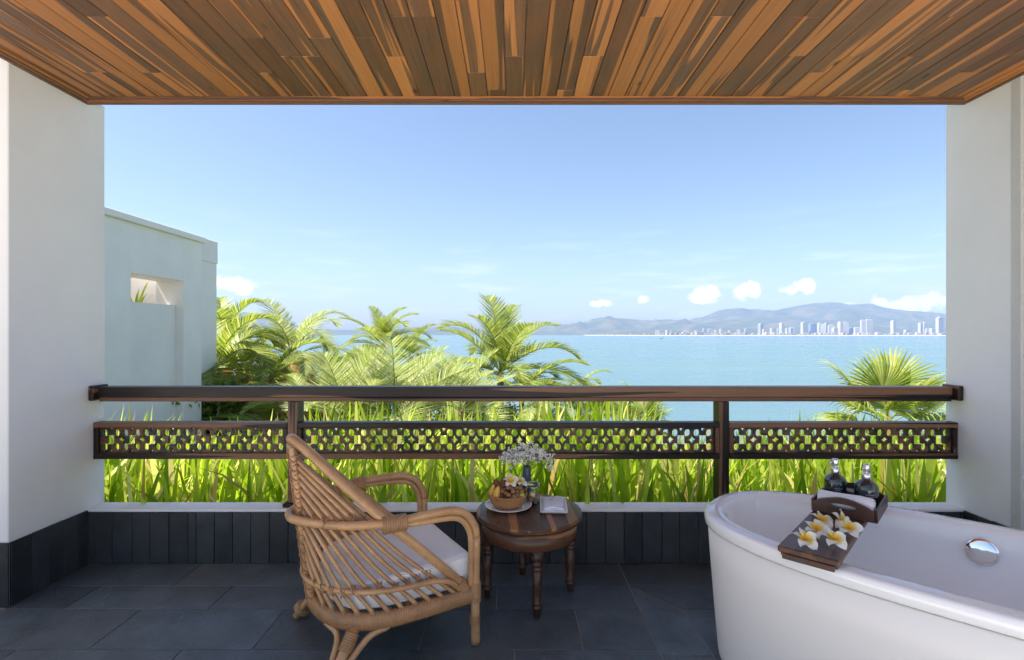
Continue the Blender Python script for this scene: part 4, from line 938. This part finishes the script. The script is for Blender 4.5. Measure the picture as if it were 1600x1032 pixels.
# ------------------------------------------------------------------ bath
BU = Vector((.731, -.682, 0)).normalized(); BV = Vector((-BU.y, BU.x, 0)); BC = BU * -.06 + BV * 2.20
BA = math.atan2(BU.y, BU.x)
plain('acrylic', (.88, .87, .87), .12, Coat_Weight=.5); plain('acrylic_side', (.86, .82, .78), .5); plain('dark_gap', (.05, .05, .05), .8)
def make_bath():
    root = empty('bathtub', BC, BA, 'white freestanding oval bathtub at the right of the balcony', 'bathtub')
    def loft(prof, n=112, ex=2.55, cap=False):
        b = MB(); v = []
        for (a, w, z) in prof:
            for k in range(n):
                an = 2 * math.pi * k / n; c, s_ = math.cos(an), math.sin(an)
                v.append((a * math.copysign(abs(c) ** (2 / ex), c), w * math.copysign(abs(s_) ** (2 / ex), s_), z))
        f = [(i * n + k, i * n + (k + 1) % n, (i + 1) * n + (k + 1) % n, (i + 1) * n + k) for i in range(len(prof) - 1) for k in range(n)]
        if cap: f.append(tuple((len(prof) - 1) * n + k for k in range(n)))
        b.add(v, f, True); return b
    loft([(.745, .355, 0), (.757, .367, .004), (.760, .370, .02), (.775, .384, .2), (.790, .398, .4), (.797, .405, .512), (.790, .398, .514)]).build('shell', M['acrylic_side'], root)
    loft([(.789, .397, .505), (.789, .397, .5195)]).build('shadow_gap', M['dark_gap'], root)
    loft([(.76, .37, .519), (.800, .408, .519), (.806, .414, .522), (.809, .417, .530), (.810, .418, .548), (.808, .416, .560), (.803, .411, .567), (.795, .403, .570), (.752, .358, .570), (.743, .349, .567), (.736, .342, .560), (.731, .337, .548)]).build('rim', M['acrylic'], root)
    loft([(.7312, .3372, .5485), (.722, .328, .50), (.705, .312, .42), (.672, .286, .30), (.63, .256, .20), (.59, .23, .15), (.54, .20, .125), (.45, .16, .115), (.2, .07, .110), (.0, .0, .108)]).build('basin', M['acrylic'], root)
    n = Vector((0, -1, .16)).normalized(); c = Vector((.040, .3165, .488))
    b = MB(); Mx = Matrix.Translation(c) @ n.to_track_quat('Z', 'Y').to_matrix().to_4x4()
    b.lathe([(.0, -.012), (.026, -.012), (.026, .006), (.046, .008), (.0475, .012), (.046, .016), (.036, .0195), (.018, .0215), (0, .022)], 40, M=Mx); b.build('overflow_cover', M['chrome'], root)
    b = MB(); b.lathe([(0, 0), (.034, 0), (.035, .003), (.03, .006), (0, .008)], 32, c=(.05, 0, .1085)); b.build('drain', M['chrome'], root)
make_bath()
def bath(u, v, z): return BU * u + BV * v + Vector((0, 0, z))     # bath axes to world
def make_bath_things():
    zt = .5708
    root = empty('bath_board', bath(-.41, 2.205, zt), BA, 'dark wooden board laid across the bathtub', 'board')
    b = MB(); b.box((-.085, -.435, .0125), (.085, .435, .033), .004); b.build('plank', M['tray_wood'], root)
    for y0, y1 in ((-.425, -.36), (.36, .425)):
        b = MB(); b.box((-.078, y0, .0002), (.078, y1, .0122), .002); b.build('batten', M['tray_wood'], root)
    for y in (-.4285, .4285):
        b = MB(); b.box((-.072, y - .006, -.006), (.072, y + .006, .0118), .002); b.build('end_stop', M['tray_wood'], root)
    zb = zt + .0335
    # amenity tray
    root = empty('amenity_tray', bath(-.393, 2.325, zb), BA, 'small wooden tray with cut-out handles on the bath board', 'tray'); w, l = .104, .122
    b = MB(); b.box((-w, -l, 0), (w, l, .008), .0015); b.build('base', M['tray_wood'], root)
    for s_ in (-1, 1): b = MB(); b.box((s_ * w - (.008 if s_ > 0 else 0), -l, .0082), (s_ * w + (.008 if s_ < 0 else 0), l, .048), .0015); b.build('side', M['tray_wood'], root)
    for s_ in (-1, 1):        # ends: arched top with an oblong hand hole
        prof_o = []; hole = []; n = 40
        for k in range(n):
            a = 2 * math.pi * k / n; hole.append((.040 * math.copysign(abs(math.cos(a)) ** .75, math.cos(a)), .040 + .0080 * math.sin(a)))
            wx = w - .0085; dx, dz = math.cos(a), math.sin(a); lo, hi = 0., .3
            for it in range(26):
                md = (lo + hi) / 2; x, z = dx * md, .040 + dz * md
                top = .047 + .024 * max(0, math.cos(min(1, abs(x) / wx) * math.pi / 2)) ** 1.3
                if abs(x) <= wx and .0085 <= z <= top: lo = md
                else: hi = md
            best = lo
            prof_o.append((dx * best, .040 + dz * best))
        y0, y1 = (s_ * (l + .0002), s_ * (l + .0085)); v = []
        for y in (y0, y1): v += [(x, y, z) for x, z in hole] + [(x, y, z) for x, z in prof_o]
        f = []
        for k in range(n):
            j = (k + 1) % n; f += [(k, j, n + j, n + k), (2 * n + k, 3 * n + k, 3 * n + j, 2 * n + j), (k, 2 * n + k, 2 * n + j, j), (n + k, n + j, 3 * n + j, 3 * n + k)]
        b = MB(); b.add(v, f); o = b.build('end', M['tray_wood'], root)
    # rolled towel
    t = NT('towel_terry'); p = t.coord('Object'); nn = t.noise(p, 380, 3, .7); n2 = t.noise(p, 40, 3); M['towel_terry'] = t.done(t.bsdf((.86, .86, .90), .95, t.bump(t.math('ADD', nn, n2), .8, .004), Sheen_Weight=.5))
    root = empty('rolled_towel', bath(-.393, 2.252, zb + .0415), BA, 'rolled white hand towel lying in the small wooden tray', 'towel')
    b = MB(); n = 44; v = []; spiral = []
    for k in range(n * 3):
        a = 2 * math.pi * k / n; r_ = .010 + .017 * k / (n * 3); spiral.append((r_ * math.cos(a), r_ * math.sin(a)))
    m = len(spiral)
    outp = [( .034 * math.cos(2 * math.pi * k / n) * (1 + .05 * math.sin(5 * k)), .031 * math.sin(2 * math.pi * k / n)) for k in range(n)]
    L = .088; secs = [(-L, .90), (-L + .004, .98), (-L * .5, 1.02), (0, 1.0), (L * .5, 1.03), (L - .004, .98), (L, .90)]
    for x, k in secs:
        for (y, z) in outp: v.append((x, y * k, z * k + .002 * math.sin(x * 40)))
    f = [(i * n + k, i * n + (k + 1) % n, (i + 1) * n + (k + 1) % n, (i + 1) * n + k) for i in range(len(secs) - 1) for k in range(n)]
    b.add(v, f, True); b.build('outer_roll', M['towel_terry'], root)
    for s_ in (-1, 1):
        b = MB(); b.tube([(s_ * (L - .001), y * .9, z * .9) for y, z in spiral[::4]], .0032, 5); b.build('coil', M['towel_terry'], root)
    # pump bottles
    t = NT('dark_bottle'); M['dark_bottle'] = t.done(t.bsdf((.012, .022, .028), .08, Coat_Weight=1.0)); plain('label_ink', (.35, .38, .40), .5)
    for k, (u, v_, lb, rz) in enumerate(((-.452, 2.385, 'left dark pump bottle standing in the wooden tray', 200), (-.347, 2.372, 'right dark pump bottle standing in the wooden tray', 215))):
        root = empty('pump_bottle', bath(u, v_, zb + .0085), R(rz), lb, 'bottle', 'pump bottles in the bath tray')
        b = MB(); b.lathe([(0, .0), (.036, 0), (.039, .003), (.040, .009), (.040, .068), (.0385, .079), (.034, .089), (.026, .097), (.017, .102), (.0135, .105), (.0135, .110), (0, .110)], 40); b.build('bottle_body', M['dark_bottle'], root)
        b = MB(); b.lathe([(0, .1085), (.0155, .1085), (.016, .110), (.016, .126), (.0145, .128), (.006, .1285), (.006, .138), (.0115, .1385), (.0122, .141), (.0122, .159), (.0110, .1625), (0, .1635)], 28); b.build('pump_collar', M['brushed_metal'], root)
        b = MB(); b.tube([(.008, 0, .154), (.020, 0, .1535), (.027, 0, .151), (.030, 0, .147)], [.005, .0046, .0042, .0036], 8); b.build('spout', M['brushed_metal'], root)
        # faint lettering as a row of small raised dashes round the front
        for row, (zz, cnt) in enumerate(((.052, 9), (.044, 6))):
            b = MB()
            for q in range(cnt):
                a = R(-110 - rz + 0) + (q - cnt / 2) * .085 + math.pi * 2; a = R(255 - rz) + (q - cnt / 2) * .085
                p = Vector((.0403 * math.cos(a), .0403 * math.sin(a), zz)); tg = Vector((-math.sin(a), math.cos(a), 0)); hgt = .0028; wd = .0011
                b.add([p - tg * wd, p + tg * wd, p + tg * wd + Vector((0, 0, hgt)), p - tg * wd + Vector((0, 0, hgt))], [(0, 1, 2, 3)])
            b.build('lettering', M['label_ink'], root)
    # six plumeria flowers on the board
    z = zb + .015
    for (px_, py_, rz, tl, ta, lb) in ((1257, 838, 10, 30, 10, 'plumeria flower nearest the left corner of the bath board'), (1275, 823, 40, 26, -20, 'plumeria flower second from the left corner of the bath board'), (1283, 808, 75, 28, 15, 'plumeria flower in the middle below the towel'), (1312, 808, 15, 60, 25, 'tilted plumeria flower leaning below the tray handle hole'), (1326, 821, 55, 30, -15, 'plumeria flower at the right edge of the bath board'), (1302, 838, 5, 24, 5, 'plumeria flower nearest the right front of the bath board')):
        py_ += 7; d = (H - z) * FPX / (py_ - HZ); flower(Vector(((px_ - 800) / FPX * d, d, z)), R(rz), R(tl), R(ta), lb, 1.08)
make_bath_things()

# ------------------------------------------------------------------ outside: added reflector, path, neighbour, planting
def make_outside():
    t = NT('pale_stone'); p = t.pos(); n = t.noise(p, 4, 5, .6); n2 = t.noise(p, 40, 3)
    M['pale_stone'] = t.done(t.bsdf(t.mix(n, (.68, .65, .62), (.79, .77, .74)), .8, t.bump(n2, .3, .01)))
    b = MB(); b.box((-14, -16, -.4), (14, BACK - .002, -.006)); tag(b.build('reflector', M['pale_stone']), 'pale stone courtyard added out of view to bounce sunlight in', None, None, 'structure')  # unseen pale slab added to bounce sunlight onto walls, ceiling and bath
    # stone path at the right, seen between the grass
    pth = MB(); pth.box((3.42, 3.3, -4), (6.5, 5.4, .02)); po = pth.build('path', M['pale_stone']); tag(po, 'pale stone path beyond the grass at the right', None, None, 'structure')
    y = 3.32
    while y < 5.0:
        x = 3.44
        while x < 6.3:
            w = rng.uniform(.45, .7); mb = MB(); mb.prism([(-w / 2 + .01, -.24), (w / 2 - .01, -.24), (w / 2 - .01, .24), (-w / 2 + .01, .24)], -.02, rng.uniform(.02, .032), .006); mb.build('slab', M['pale_stone'], po, (x + w / 2, y + .25, .022)); x += w
        y += .5
    # neighbouring villa wing
    root = empty('villa', (-5.456, 6, -3), 0, 'white neighbouring villa with flat roof and deep window niche', 'building')
    def part(name, a, c, ch=.01, mat='villa_white', par=None):
        b = MB(); b.box(tuple(np.subtract(a, (-5.456, 6, -3))), tuple(np.subtract(c, (-5.456, 6, -3))), ch); return b.build(name, M[mat], par or root)
    XW = -5.456; T = .47; n0, n1 = 7.336, 8.51; top = 2.14
    part('wall', (XW - T, 4.4, -3), (XW, n0, 2.86), .008); part('wall', (XW - T, n1, -3), (XW, 9.0, 2.86), .008)
    part('lintel', (XW - T, n0 + .0005, top), (XW, n1 - .0005, 2.86), .004)
    part('niche_parapet', (XW - T, n0 + .0005, -3), (XW - .13, n1 - .0005, 1.74), .004)
    part('roof', (XW - T - .06, 4.2, 2.861), (XW + .06, 9.05, 2.955), .006); part('roof_upstand', (-9.4, 4.3, 2.6), (-6.755, 7.35, 3.52), .006)
    part('back_wall', (-10, 4.4, -3), (-9.8, 9.0, 2.86)); part('end_wall', (-9.8, 4.4, -3), (XW - T - .0005, 4.6, 2.86)); part('end_wall', (-9.8, 8.8, -3), (XW - T - .0005, 9.0, 2.86))
    part('inner_wall', (-6.75, 4.6, -3), (-6.6, 8.8, 3.29)); part('floor_slab', (-6.6, 4.6, .9), (XW - T, 8.8, 1.0))  # slot left open to sky; wall top raised out of view against sun
    part('stair_tower', (-8.4, 9.06, -4), (-5.91, 10.25, 2.66), .008); part('stair_tower_cap', (-8.42, 9.055, 2.661), (-5.895, 10.262, 3.10), .008)
    pot = empty('potted_plant', (-6.20, 8.40, 1.05), 0, 'green strap-leaved plant standing in the villa niche', 'plant')
    b = MB(); b.lathe([(0, 0), (.12, 0), (.16, .3), (.165, .32), (.14, .32), (0, .30)], 20); b.build('pot', M['villa_white'], pot)
    r = random.Random(4)
    for k in range(14):
        b = MB(); blade(b, Vector((0, 0, .3)), k * 2.4 + r.random(), r.uniform(.55, .95), r.uniform(.2, .7), .05, r); b.build('leaf', M['grass_blade'], pot)
def blade(b, p, az, L, lean, w, r, segs=5, curl=1.3):
    d = Vector((math.cos(az), math.sin(az), 0)); side = Vector((-d.y, d.x, 0)); tw = r.uniform(-.9, .9); side = (side * math.cos(tw) + d * math.sin(tw)); ang = lean * .35; q = Vector(p); v = []
    for i in range(segs + 1):
        t = i / segs; ww = w * (.55 + .45 * math.sin(math.pi * min(1, t * 1.6 + .1) * .5)) * (1 - t ** 3.2) + .0008
        v += [q - side * (ww / 2), q + side * (ww / 2)]
        ang += lean * curl / segs * (t * 1.5); q = q + (d * math.sin(ang) + Vector((0, 0, math.cos(ang)))) * (L / segs)
    b.add(v, [(2 * i, 2 * i + 1, 2 * i + 3, 2 * i + 2) for i in range(segs)], True)
make_outside()
def make_grass():
    b = MB(); r = random.Random(21); y = 3.12
    while y < 6.4:
        x = -5.3 + r.random() * .1
        while x < 5.2:
            xx = x + r.uniform(-.07, .07); yy = y + r.uniform(-.07, .07); x += .155 + .02 * (y - 3)
            if xx > 3.35 + .18 * math.sin(yy * 3) and yy < 5.4 and r.random() < .86: continue
            if xx < -5.2: continue
            g = mnoise.noise(Vector((xx * .9, yy * .9, 5))); hs = (1 + .28 * g) * (1.0 if xx < 1.0 else .86) * (1.0 if xx > -1.7 else .88) * (1 - .05 * max(0, yy - 4.5))
            z = terrain_z(xx, yy) - .02
            for k in range(r.randint(8, 11)):
                blade(b, Vector((xx + r.gauss(0, .035), yy + r.gauss(0, .035), z)), r.random() * 6.283, r.uniform(.50, .93) * hs * (.6 if r.random() < .25 else 1), abs(r.gauss(.42, .42)), r.uniform(.020, .056), r, 5)
        y += .165
    o = b.build('strap_leaf_grass', M['grass_blade']); tag(o, 'dense bed of tall bright green strap-leaved grass beyond the railing', 'grass', None, 'stuff')
make_grass()

# ------------------------------------------------------------------ palms
def frond_mesh(seed, L, n, leaflet, wid, droop, mat, hang=.3, vee=.45, twist=0):
    r = random.Random(seed); b = MB(); P = []; ang = 0; q = Vector((0, 0, 0)); S = 22
    for i in range(S + 1):
        P.append(q.copy()); t = i / S; q = q + Vector((math.cos(ang), 0, math.sin(ang))) * (L / S); ang -= droop / S * (.35 + 1.5 * t ** 1.2)
    b.tube(P, lambda t: .017 * L / 2.2 * (1 - .88 * t) + .0015, 5)
    for i in range(n):
        t = .16 + .84 * (i + .5) / n; k = t * S; j = min(S - 1, int(k)); c = P[j].lerp(P[j + 1], k - j); T = (P[j + 1] - P[j]).normalized(); up = Vector((-T.z, 0, T.x))
        ll = leaflet * (math.sin(math.pi * (t * .80 + .16)) ** .75) * r.uniform(.86, 1.1)
        fw = .55 + .9 * t * t
        for s_ in (-1, 1):
            if r.random() < .03: continue
            sd = Vector((0, s_, 0)); d = (sd * 1.0 + T * (fw + r.uniform(-.1, .1)) + up * (vee + r.uniform(-.1, .12))).normalized()
            m = c + d * (ll * .5) + Vector((0, 0, -hang * ll * .12)); e = c + d * (ll * .93) + Vector((r.uniform(-.03, .03) * ll, 0, -hang * ll * r.uniform(.35, .7)))
            wv = T.cross(d).cross(d).normalized() if False else (T - d * T.dot(d)).normalized(); w0 = wid * .45; w1 = wid * .5
            b.add([c - wv * w0, c + wv * w0, m + wv * w1, m - wv * w1, e], [(0, 1, 2, 3), (3, 2, 4)], False)
    return b.mesh('frond', M[mat])
def fan_mesh(seed, rad, mat, nseg=38, spread=2.25, petiole=.9):
    r = random.Random(seed); b = MB(); b.tube(catmull([(0, 0, 0), (petiole * .5, 0, .05), (petiole, 0, .02)], 5), lambda t: .014 * (1 - .5 * t), 6)
    c = Vector((petiole, 0, .02))
    for i in range(nseg):
        a = -spread + 2 * spread * (i + .5) / nseg; ll = rad * (1 - .12 * abs(a) / spread) * r.uniform(.93, 1.05); d = Vector((math.cos(a), math.sin(a), .12 * math.cos(a * .6))).normalized(); sd = Vector((-math.sin(a), math.cos(a), 0)); w = spread * 2 / nseg
        up = Vector((0, 0, 1)); prev = None; v = []
        for t, k, z in ((.03, 1, 0), (.35, 1.02, .03), (.62, .78, .03), (.85, .34, -.02), (1.0, .02, -.10 - .12 * r.random())):
            q = c + d * (ll * t) + up * (z * rad + .05 * rad * (1 - t)); h = ll * min(t, .6) * w * k * .5; v += [q - sd * h, q + up * (h * .55), q + sd * h]
        f = []
        for j in range(4): f += [(3 * j, 3 * j + 1, 3 * j + 4, 3 * j + 3), (3 * j + 1, 3 * j + 2, 3 * j + 5, 3 * j + 4)]
        b.add(v, f, False)
    return b.mesh('leaf', M[mat])
def palm(crown, label, meshes, n, elev, scale=1.0, seed=1, name='palm_tree', trunk_r=.09, az_bias=None, dead=None, ndead=0, jit=1.0, elist=None, group='palms on the slope', part_name='frond'):
    r = random.Random(seed); zt = terrain_z(crown.x, crown.y) - .1; scale *= 1.14
    root = empty(name, (crown.x, crown.y, zt), 0, label, 'palm', group); hgt = crown.z - zt
    lean = Vector((r.uniform(-.05, .05), r.uniform(-.05, .05), 0)) * hgt; P = []
    m = max(8, int(hgt / .12))
    for i in range(m + 1): t = i / m; P.append(Vector((lean.x * (1 - t) ** 2, lean.y * (1 - t) ** 2, hgt * t)))
    b = MB(); b.tube(P, lambda t: trunk_r * (1.25 - .35 * t) * (1 + .06 * math.sin(t * m * math.pi)), 10); b.build('trunk', M['palm_trunk'], root)
    top = Vector((0, 0, hgt))
    L_ = elist if elist else [(k * 2.39996 + r.uniform(-.25, .25) * jit, elev[0] + (elev[1] - elev[0]) * ((k + .5) / n) + r.uniform(-.12, .12) * jit, r.uniform(.85, 1.08)) for k in range(n)]
    for k, (a, e, s_) in enumerate(L_):
        o = obj(part_name, meshes[k % len(meshes)], root); o.matrix_basis = Matrix.Translation(top + Vector((0, 0, -.06 * k / max(1, n)))) @ Matrix.Rotation(a, 4, 'Z') @ Matrix.Rotation(-e, 4, 'Y') @ Matrix.Rotation(r.uniform(-.35, .35), 4, 'X') @ Matrix.Scale(s_ * scale, 4)
    for k in range(ndead):
        o = obj('dead_frond', dead[k % len(dead)], root); o.matrix_basis = Matrix.Translation(top + Vector((0, 0, -.12))) @ Matrix.Rotation(k * 2.4 + r.random(), 4, 'Z') @ Matrix.Rotation(R(r.uniform(-8, 50)), 4, 'Y') @ Matrix.Scale(scale * r.uniform(.7, .95), 4)
    return root
def make_palms():
    cg = [frond_mesh(k, 2.2, 74, .62, .022, [1.35, 1.0, 1.7][k], 'palm_green', .5) for k in range(3)]
    cp = [frond_mesh(10 + k, 2.2, 70, .60, .021, [1.9, 1.4, 2.3][k], 'palm_pale', .7, .3) for k in range(3)]
    cd = [frond_mesh(20 + k, 1.8, 50, .5, .020, [1.5, 2.2][k], 'palm_dry', 1.2, .05) for k in range(2)]
    ar = [frond_mesh(30 + k, 1.7, 58, .50, .025, [1.7, 1.25, 2.1][k], 'palm_green', .45, .5) for k in range(3)]
    st = [frond_mesh(40 + k, 1.7, 48, .75, .018, [.7, 1.1, .5][k], 'palm_pale', .15, .35) for k in range(3)]
    # left group by the villa
    palm(at(338, 572, 11.0), 'green arching palm close against the villa wall', ar, 13, (1.25, -.1), .95, 3, trunk_r=.05, dead=cd, ndead=5)
    palm(at(378, 600, 12.5), 'small palm with dry fronds between the villa and the tall palms', cp, 9, (1.0, -.3), .72, 4, trunk_r=.07, dead=cd, ndead=7)
    palm(at(455, 556, 13.0), 'pale feathery palm with brown hanging fronds left of the railing post', cp, 15, (1.35, -.15), .95, 6, trunk_r=.09, dead=cd, ndead=9)
    palm(at(533, 590, 17.0), 'small bright green palm beside the pale feathery palm', cg, 11, (1.3, 0), .62, 8, trunk_r=.07)
    # middle
    palm(at(598, 540, 21.0), 'bushy green palm standing against the low hills', cg, 18, (1.4, -.15), .92, 9, trunk_r=.12)
    palm(at(655, 585, 19.0), 'drooping palm just right of the bushy green palm', cp, 12, (1.1, -.2), .72, 11, trunk_r=.1)
    palm(at(618, 650, 9.2), 'low palm with stiff pale leaflets just behind the grass', st, 12, (1.3, .25), .92, 12, trunk_r=.07)
    palm(at(720, 640, 10.5), 'low feathery palm spreading in front of the tallest palm', st, 11, (1.2, .2), .80, 14, trunk_r=.07)
    el = [(R(95), 1.45, 1.05), (R(80), 1.2, 1.0), (R(150), 1.15, .95), (R(30), 1.05, .95), (R(200), .95, .8), (R(-15), .75, .95), (R(255), 1.25, .85), (R(300), 1.0, .85), (R(170), .55, .75), (R(5), .25, 1.0), (R(-30), .0, .9), (R(120), .8, .9), (R(60), .7, .9), (R(230), .45, .8), (R(-70), .5, .8), (R(190), .1, .8)]
    palm(at(782, 583, 16.0), 'tallest coconut palm rising against the sea in the middle', cg, 16, (1, 0), 1.22, 17, name='coconut_palm', trunk_r=.12, elist=el)
    palm(at(905, 603, 18.0), 'low palm at the right end of the middle palm group', cg, 11, (.9, -.2), .55, 19, trunk_r=.08)
    palm(at(850, 640, 13), 'small palm below the tallest palm by the grass tips', cp, 10, (1.1, -.1), .6, 23, trunk_r=.07)
    palm(at(430, 668, 9.5), 'dark low palm behind the grass below the feathery palm', cg, 9, (.9, .0), .55, 25, trunk_r=.06)
    palm(at(398, 575, 14.5), 'green palm half hidden behind the small dry palm', ar, 12, (1.3, 0), .85, 41, trunk_r=.06, dead=cd, ndead=3)
    palm(at(495, 600, 15.0), 'brown-tinged palm between the feathery palm and the bright small palm', cp, 11, (1.2, -.2), .75, 43, trunk_r=.07, dead=cd, ndead=6)
    palm(at(568, 588, 17.5), 'short yellow-green palm left below the bushy palm', cg, 12, (1.35, .05), .62, 45, trunk_r=.07)
    palm(at(690, 612, 15.5), 'yellowish spreading palm left of the tallest palm', cp, 12, (1.0, -.1), .82, 47, trunk_r=.08)
    palm(at(540, 655, 9.0), 'low stiff-leaved palm just right of the left railing post', st, 11, (1.3, .3), .75, 49, trunk_r=.06)
    palm(at(352, 540, 13.5), 'tall arching palm rising behind the villa corner', ar, 13, (1.35, 0), 1.0, 51, trunk_r=.06)
    palm(at(425, 590, 11.0), 'broad green palm in front of the pale feathery palm', ar, 10, (1.1, -.1), .75, 53, trunk_r=.05, dead=cd, ndead=8)
    palm(at(640, 560, 24.0), 'distant palm just behind the bushy green palm', cg, 14, (1.3, -.2), .85, 55, trunk_r=.1)
    palm(at(815, 612, 14.5), 'palm with broad drooping fronds right below the tallest palm', cg, 12, (.9, -.1), .80, 57, trunk_r=.08)
    palm(at(480, 640, 9.5), 'bright low palm behind the left railing post', ar, 10, (1.2, .2), .62, 59, trunk_r=.05)
    # fan palms
    fm = [fan_mesh(k, .78, 'palm_green' if k < 2 else 'palm_pale', petiole=[.55, .75, .65][k]) for k in range(3)]
    def fe(n, r): return [(k * 2.39996 + r.uniform(-.2, .2), 1.35 - 1.75 * (k + .5) / n, r.uniform(.85, 1.05)) for k in range(n)]
    r = random.Random(5)
    palm(at(1385, 663, 9.0), 'large fan palm at the right in front of the sea', fm, 15, (1, 0), .92, 31, name='fan_palm', trunk_r=.11, elist=[(R(95), 1.35, 1.0), (R(40), 1.0, 1.0), (R(165), .8, 1.05), (R(10), .55, 1.0), (R(200), .35, 1.0), (R(-40), .5, .95), (R(235), .6, .9), (R(280), .75, .9), (R(-10), .05, 1.0), (R(190), -.05, 1.0), (R(255), .1, .95), (R(300), .15, .95), (R(-30), -.35, .9), (R(215), -.35, .95), (R(70), .6, .9)], group='fan palms', part_name='leaf')
    palm(at(1000, 668, 13.0), 'small fan palm right of the grass before open water', fm, 12, (1, 0), .72, 33, name='fan_palm', trunk_r=.08, elist=fe(12, r), group='fan palms', part_name='leaf')
    palm(at(935, 655, 14.5), 'small fan palm between the low palm and open water', fm, 12, (1, 0), .68, 35, name='fan_palm', trunk_r=.08, elist=fe(12, r), group='fan palms', part_name='leaf')
make_palms()
def make_bushes():
    r = random.Random(9); spots = [(330, 640, 9.5, 1.0), (372, 655, 10.5, 1.1), (420, 645, 12, 1.3), (470, 640, 13.5, 1.4), (520, 640, 15, 1.5), (560, 640, 17, 1.7), (610, 640, 18, 1.8), (665, 640, 17, 1.7), (715, 640, 16, 1.5), (765, 648, 14.5, 1.3), (820, 655, 14, 1.2), (875, 660, 14, 1.1), (340, 610, 12, 1.0), (500, 612, 19, 1.8), (690, 610, 21, 1.9), (555, 605, 23, 2.0)]
    names = ['by the villa wall', 'second along from the villa wall', 'third along from the villa wall', 'fourth along from the villa wall', 'left of the bushy palm', 'below the bushy palm', 'right below the bushy palm', 'below the drooping palm', 'left of the tallest palm', 'at the foot of the tallest palm', 'right of the tallest palm', 'at the right end of the planting', 'behind the small dry palm', 'behind the feathery palm', 'farthest, left of the tallest palm', 'farthest, left of the bushy palm']
    for (px, py, Y, rad), nm in zip(spots, names):
        c = at(px, py - (32 if px < 730 else 0), Y); zt = terrain_z(c.x, c.y) - .1; root = empty('shrub', (c.x, c.y, zt), 0, f'leafy green shrub {nm}', 'shrub', 'shrubs under the palms')
        hgt = c.z - zt; b = MB()
        for k in range(7): a = k * .9; b.tube(catmull([(0, 0, 0), (.2 * rad * math.cos(a), .2 * rad * math.sin(a), hgt * .5), (.7 * rad * math.cos(a), .7 * rad * math.sin(a), hgt * .85)], 4), [.035, .02, .008], 5)
        b.build('stem', M['palm_trunk'], root)
        b = MB(); cl = [Vector((r.gauss(0, .42) * rad, r.gauss(0, .42) * rad, hgt - abs(r.gauss(.25, .4)) * rad)) for _ in range(22)]
        for q in cl:
            rr = rad * r.uniform(.18, .34)
            for k in range(95):
                d = Vector((r.gauss(0, 1), r.gauss(0, 1), r.gauss(0, 1))).normalized(); p = q + d * rr * r.uniform(.5, 1.1); n = (d + Vector((r.gauss(0, .5), r.gauss(0, .5), r.gauss(.4, .5)))).normalized(); u = n.orthogonal().normalized(); u = (u * math.cos(k) + n.cross(u) * math.sin(k)); w = n.cross(u); s_ = r.uniform(.05, .10)
                b.add([p - u * s_, p + w * s_ * .4 , p + u * s_ - n * s_ * .3, p - w * s_ * .4], [(0, 1, 2, 3)])
        o = b.build('foliage', M['bush_leaf'], root); o['kind'] = 'stuff'
make_bushes()
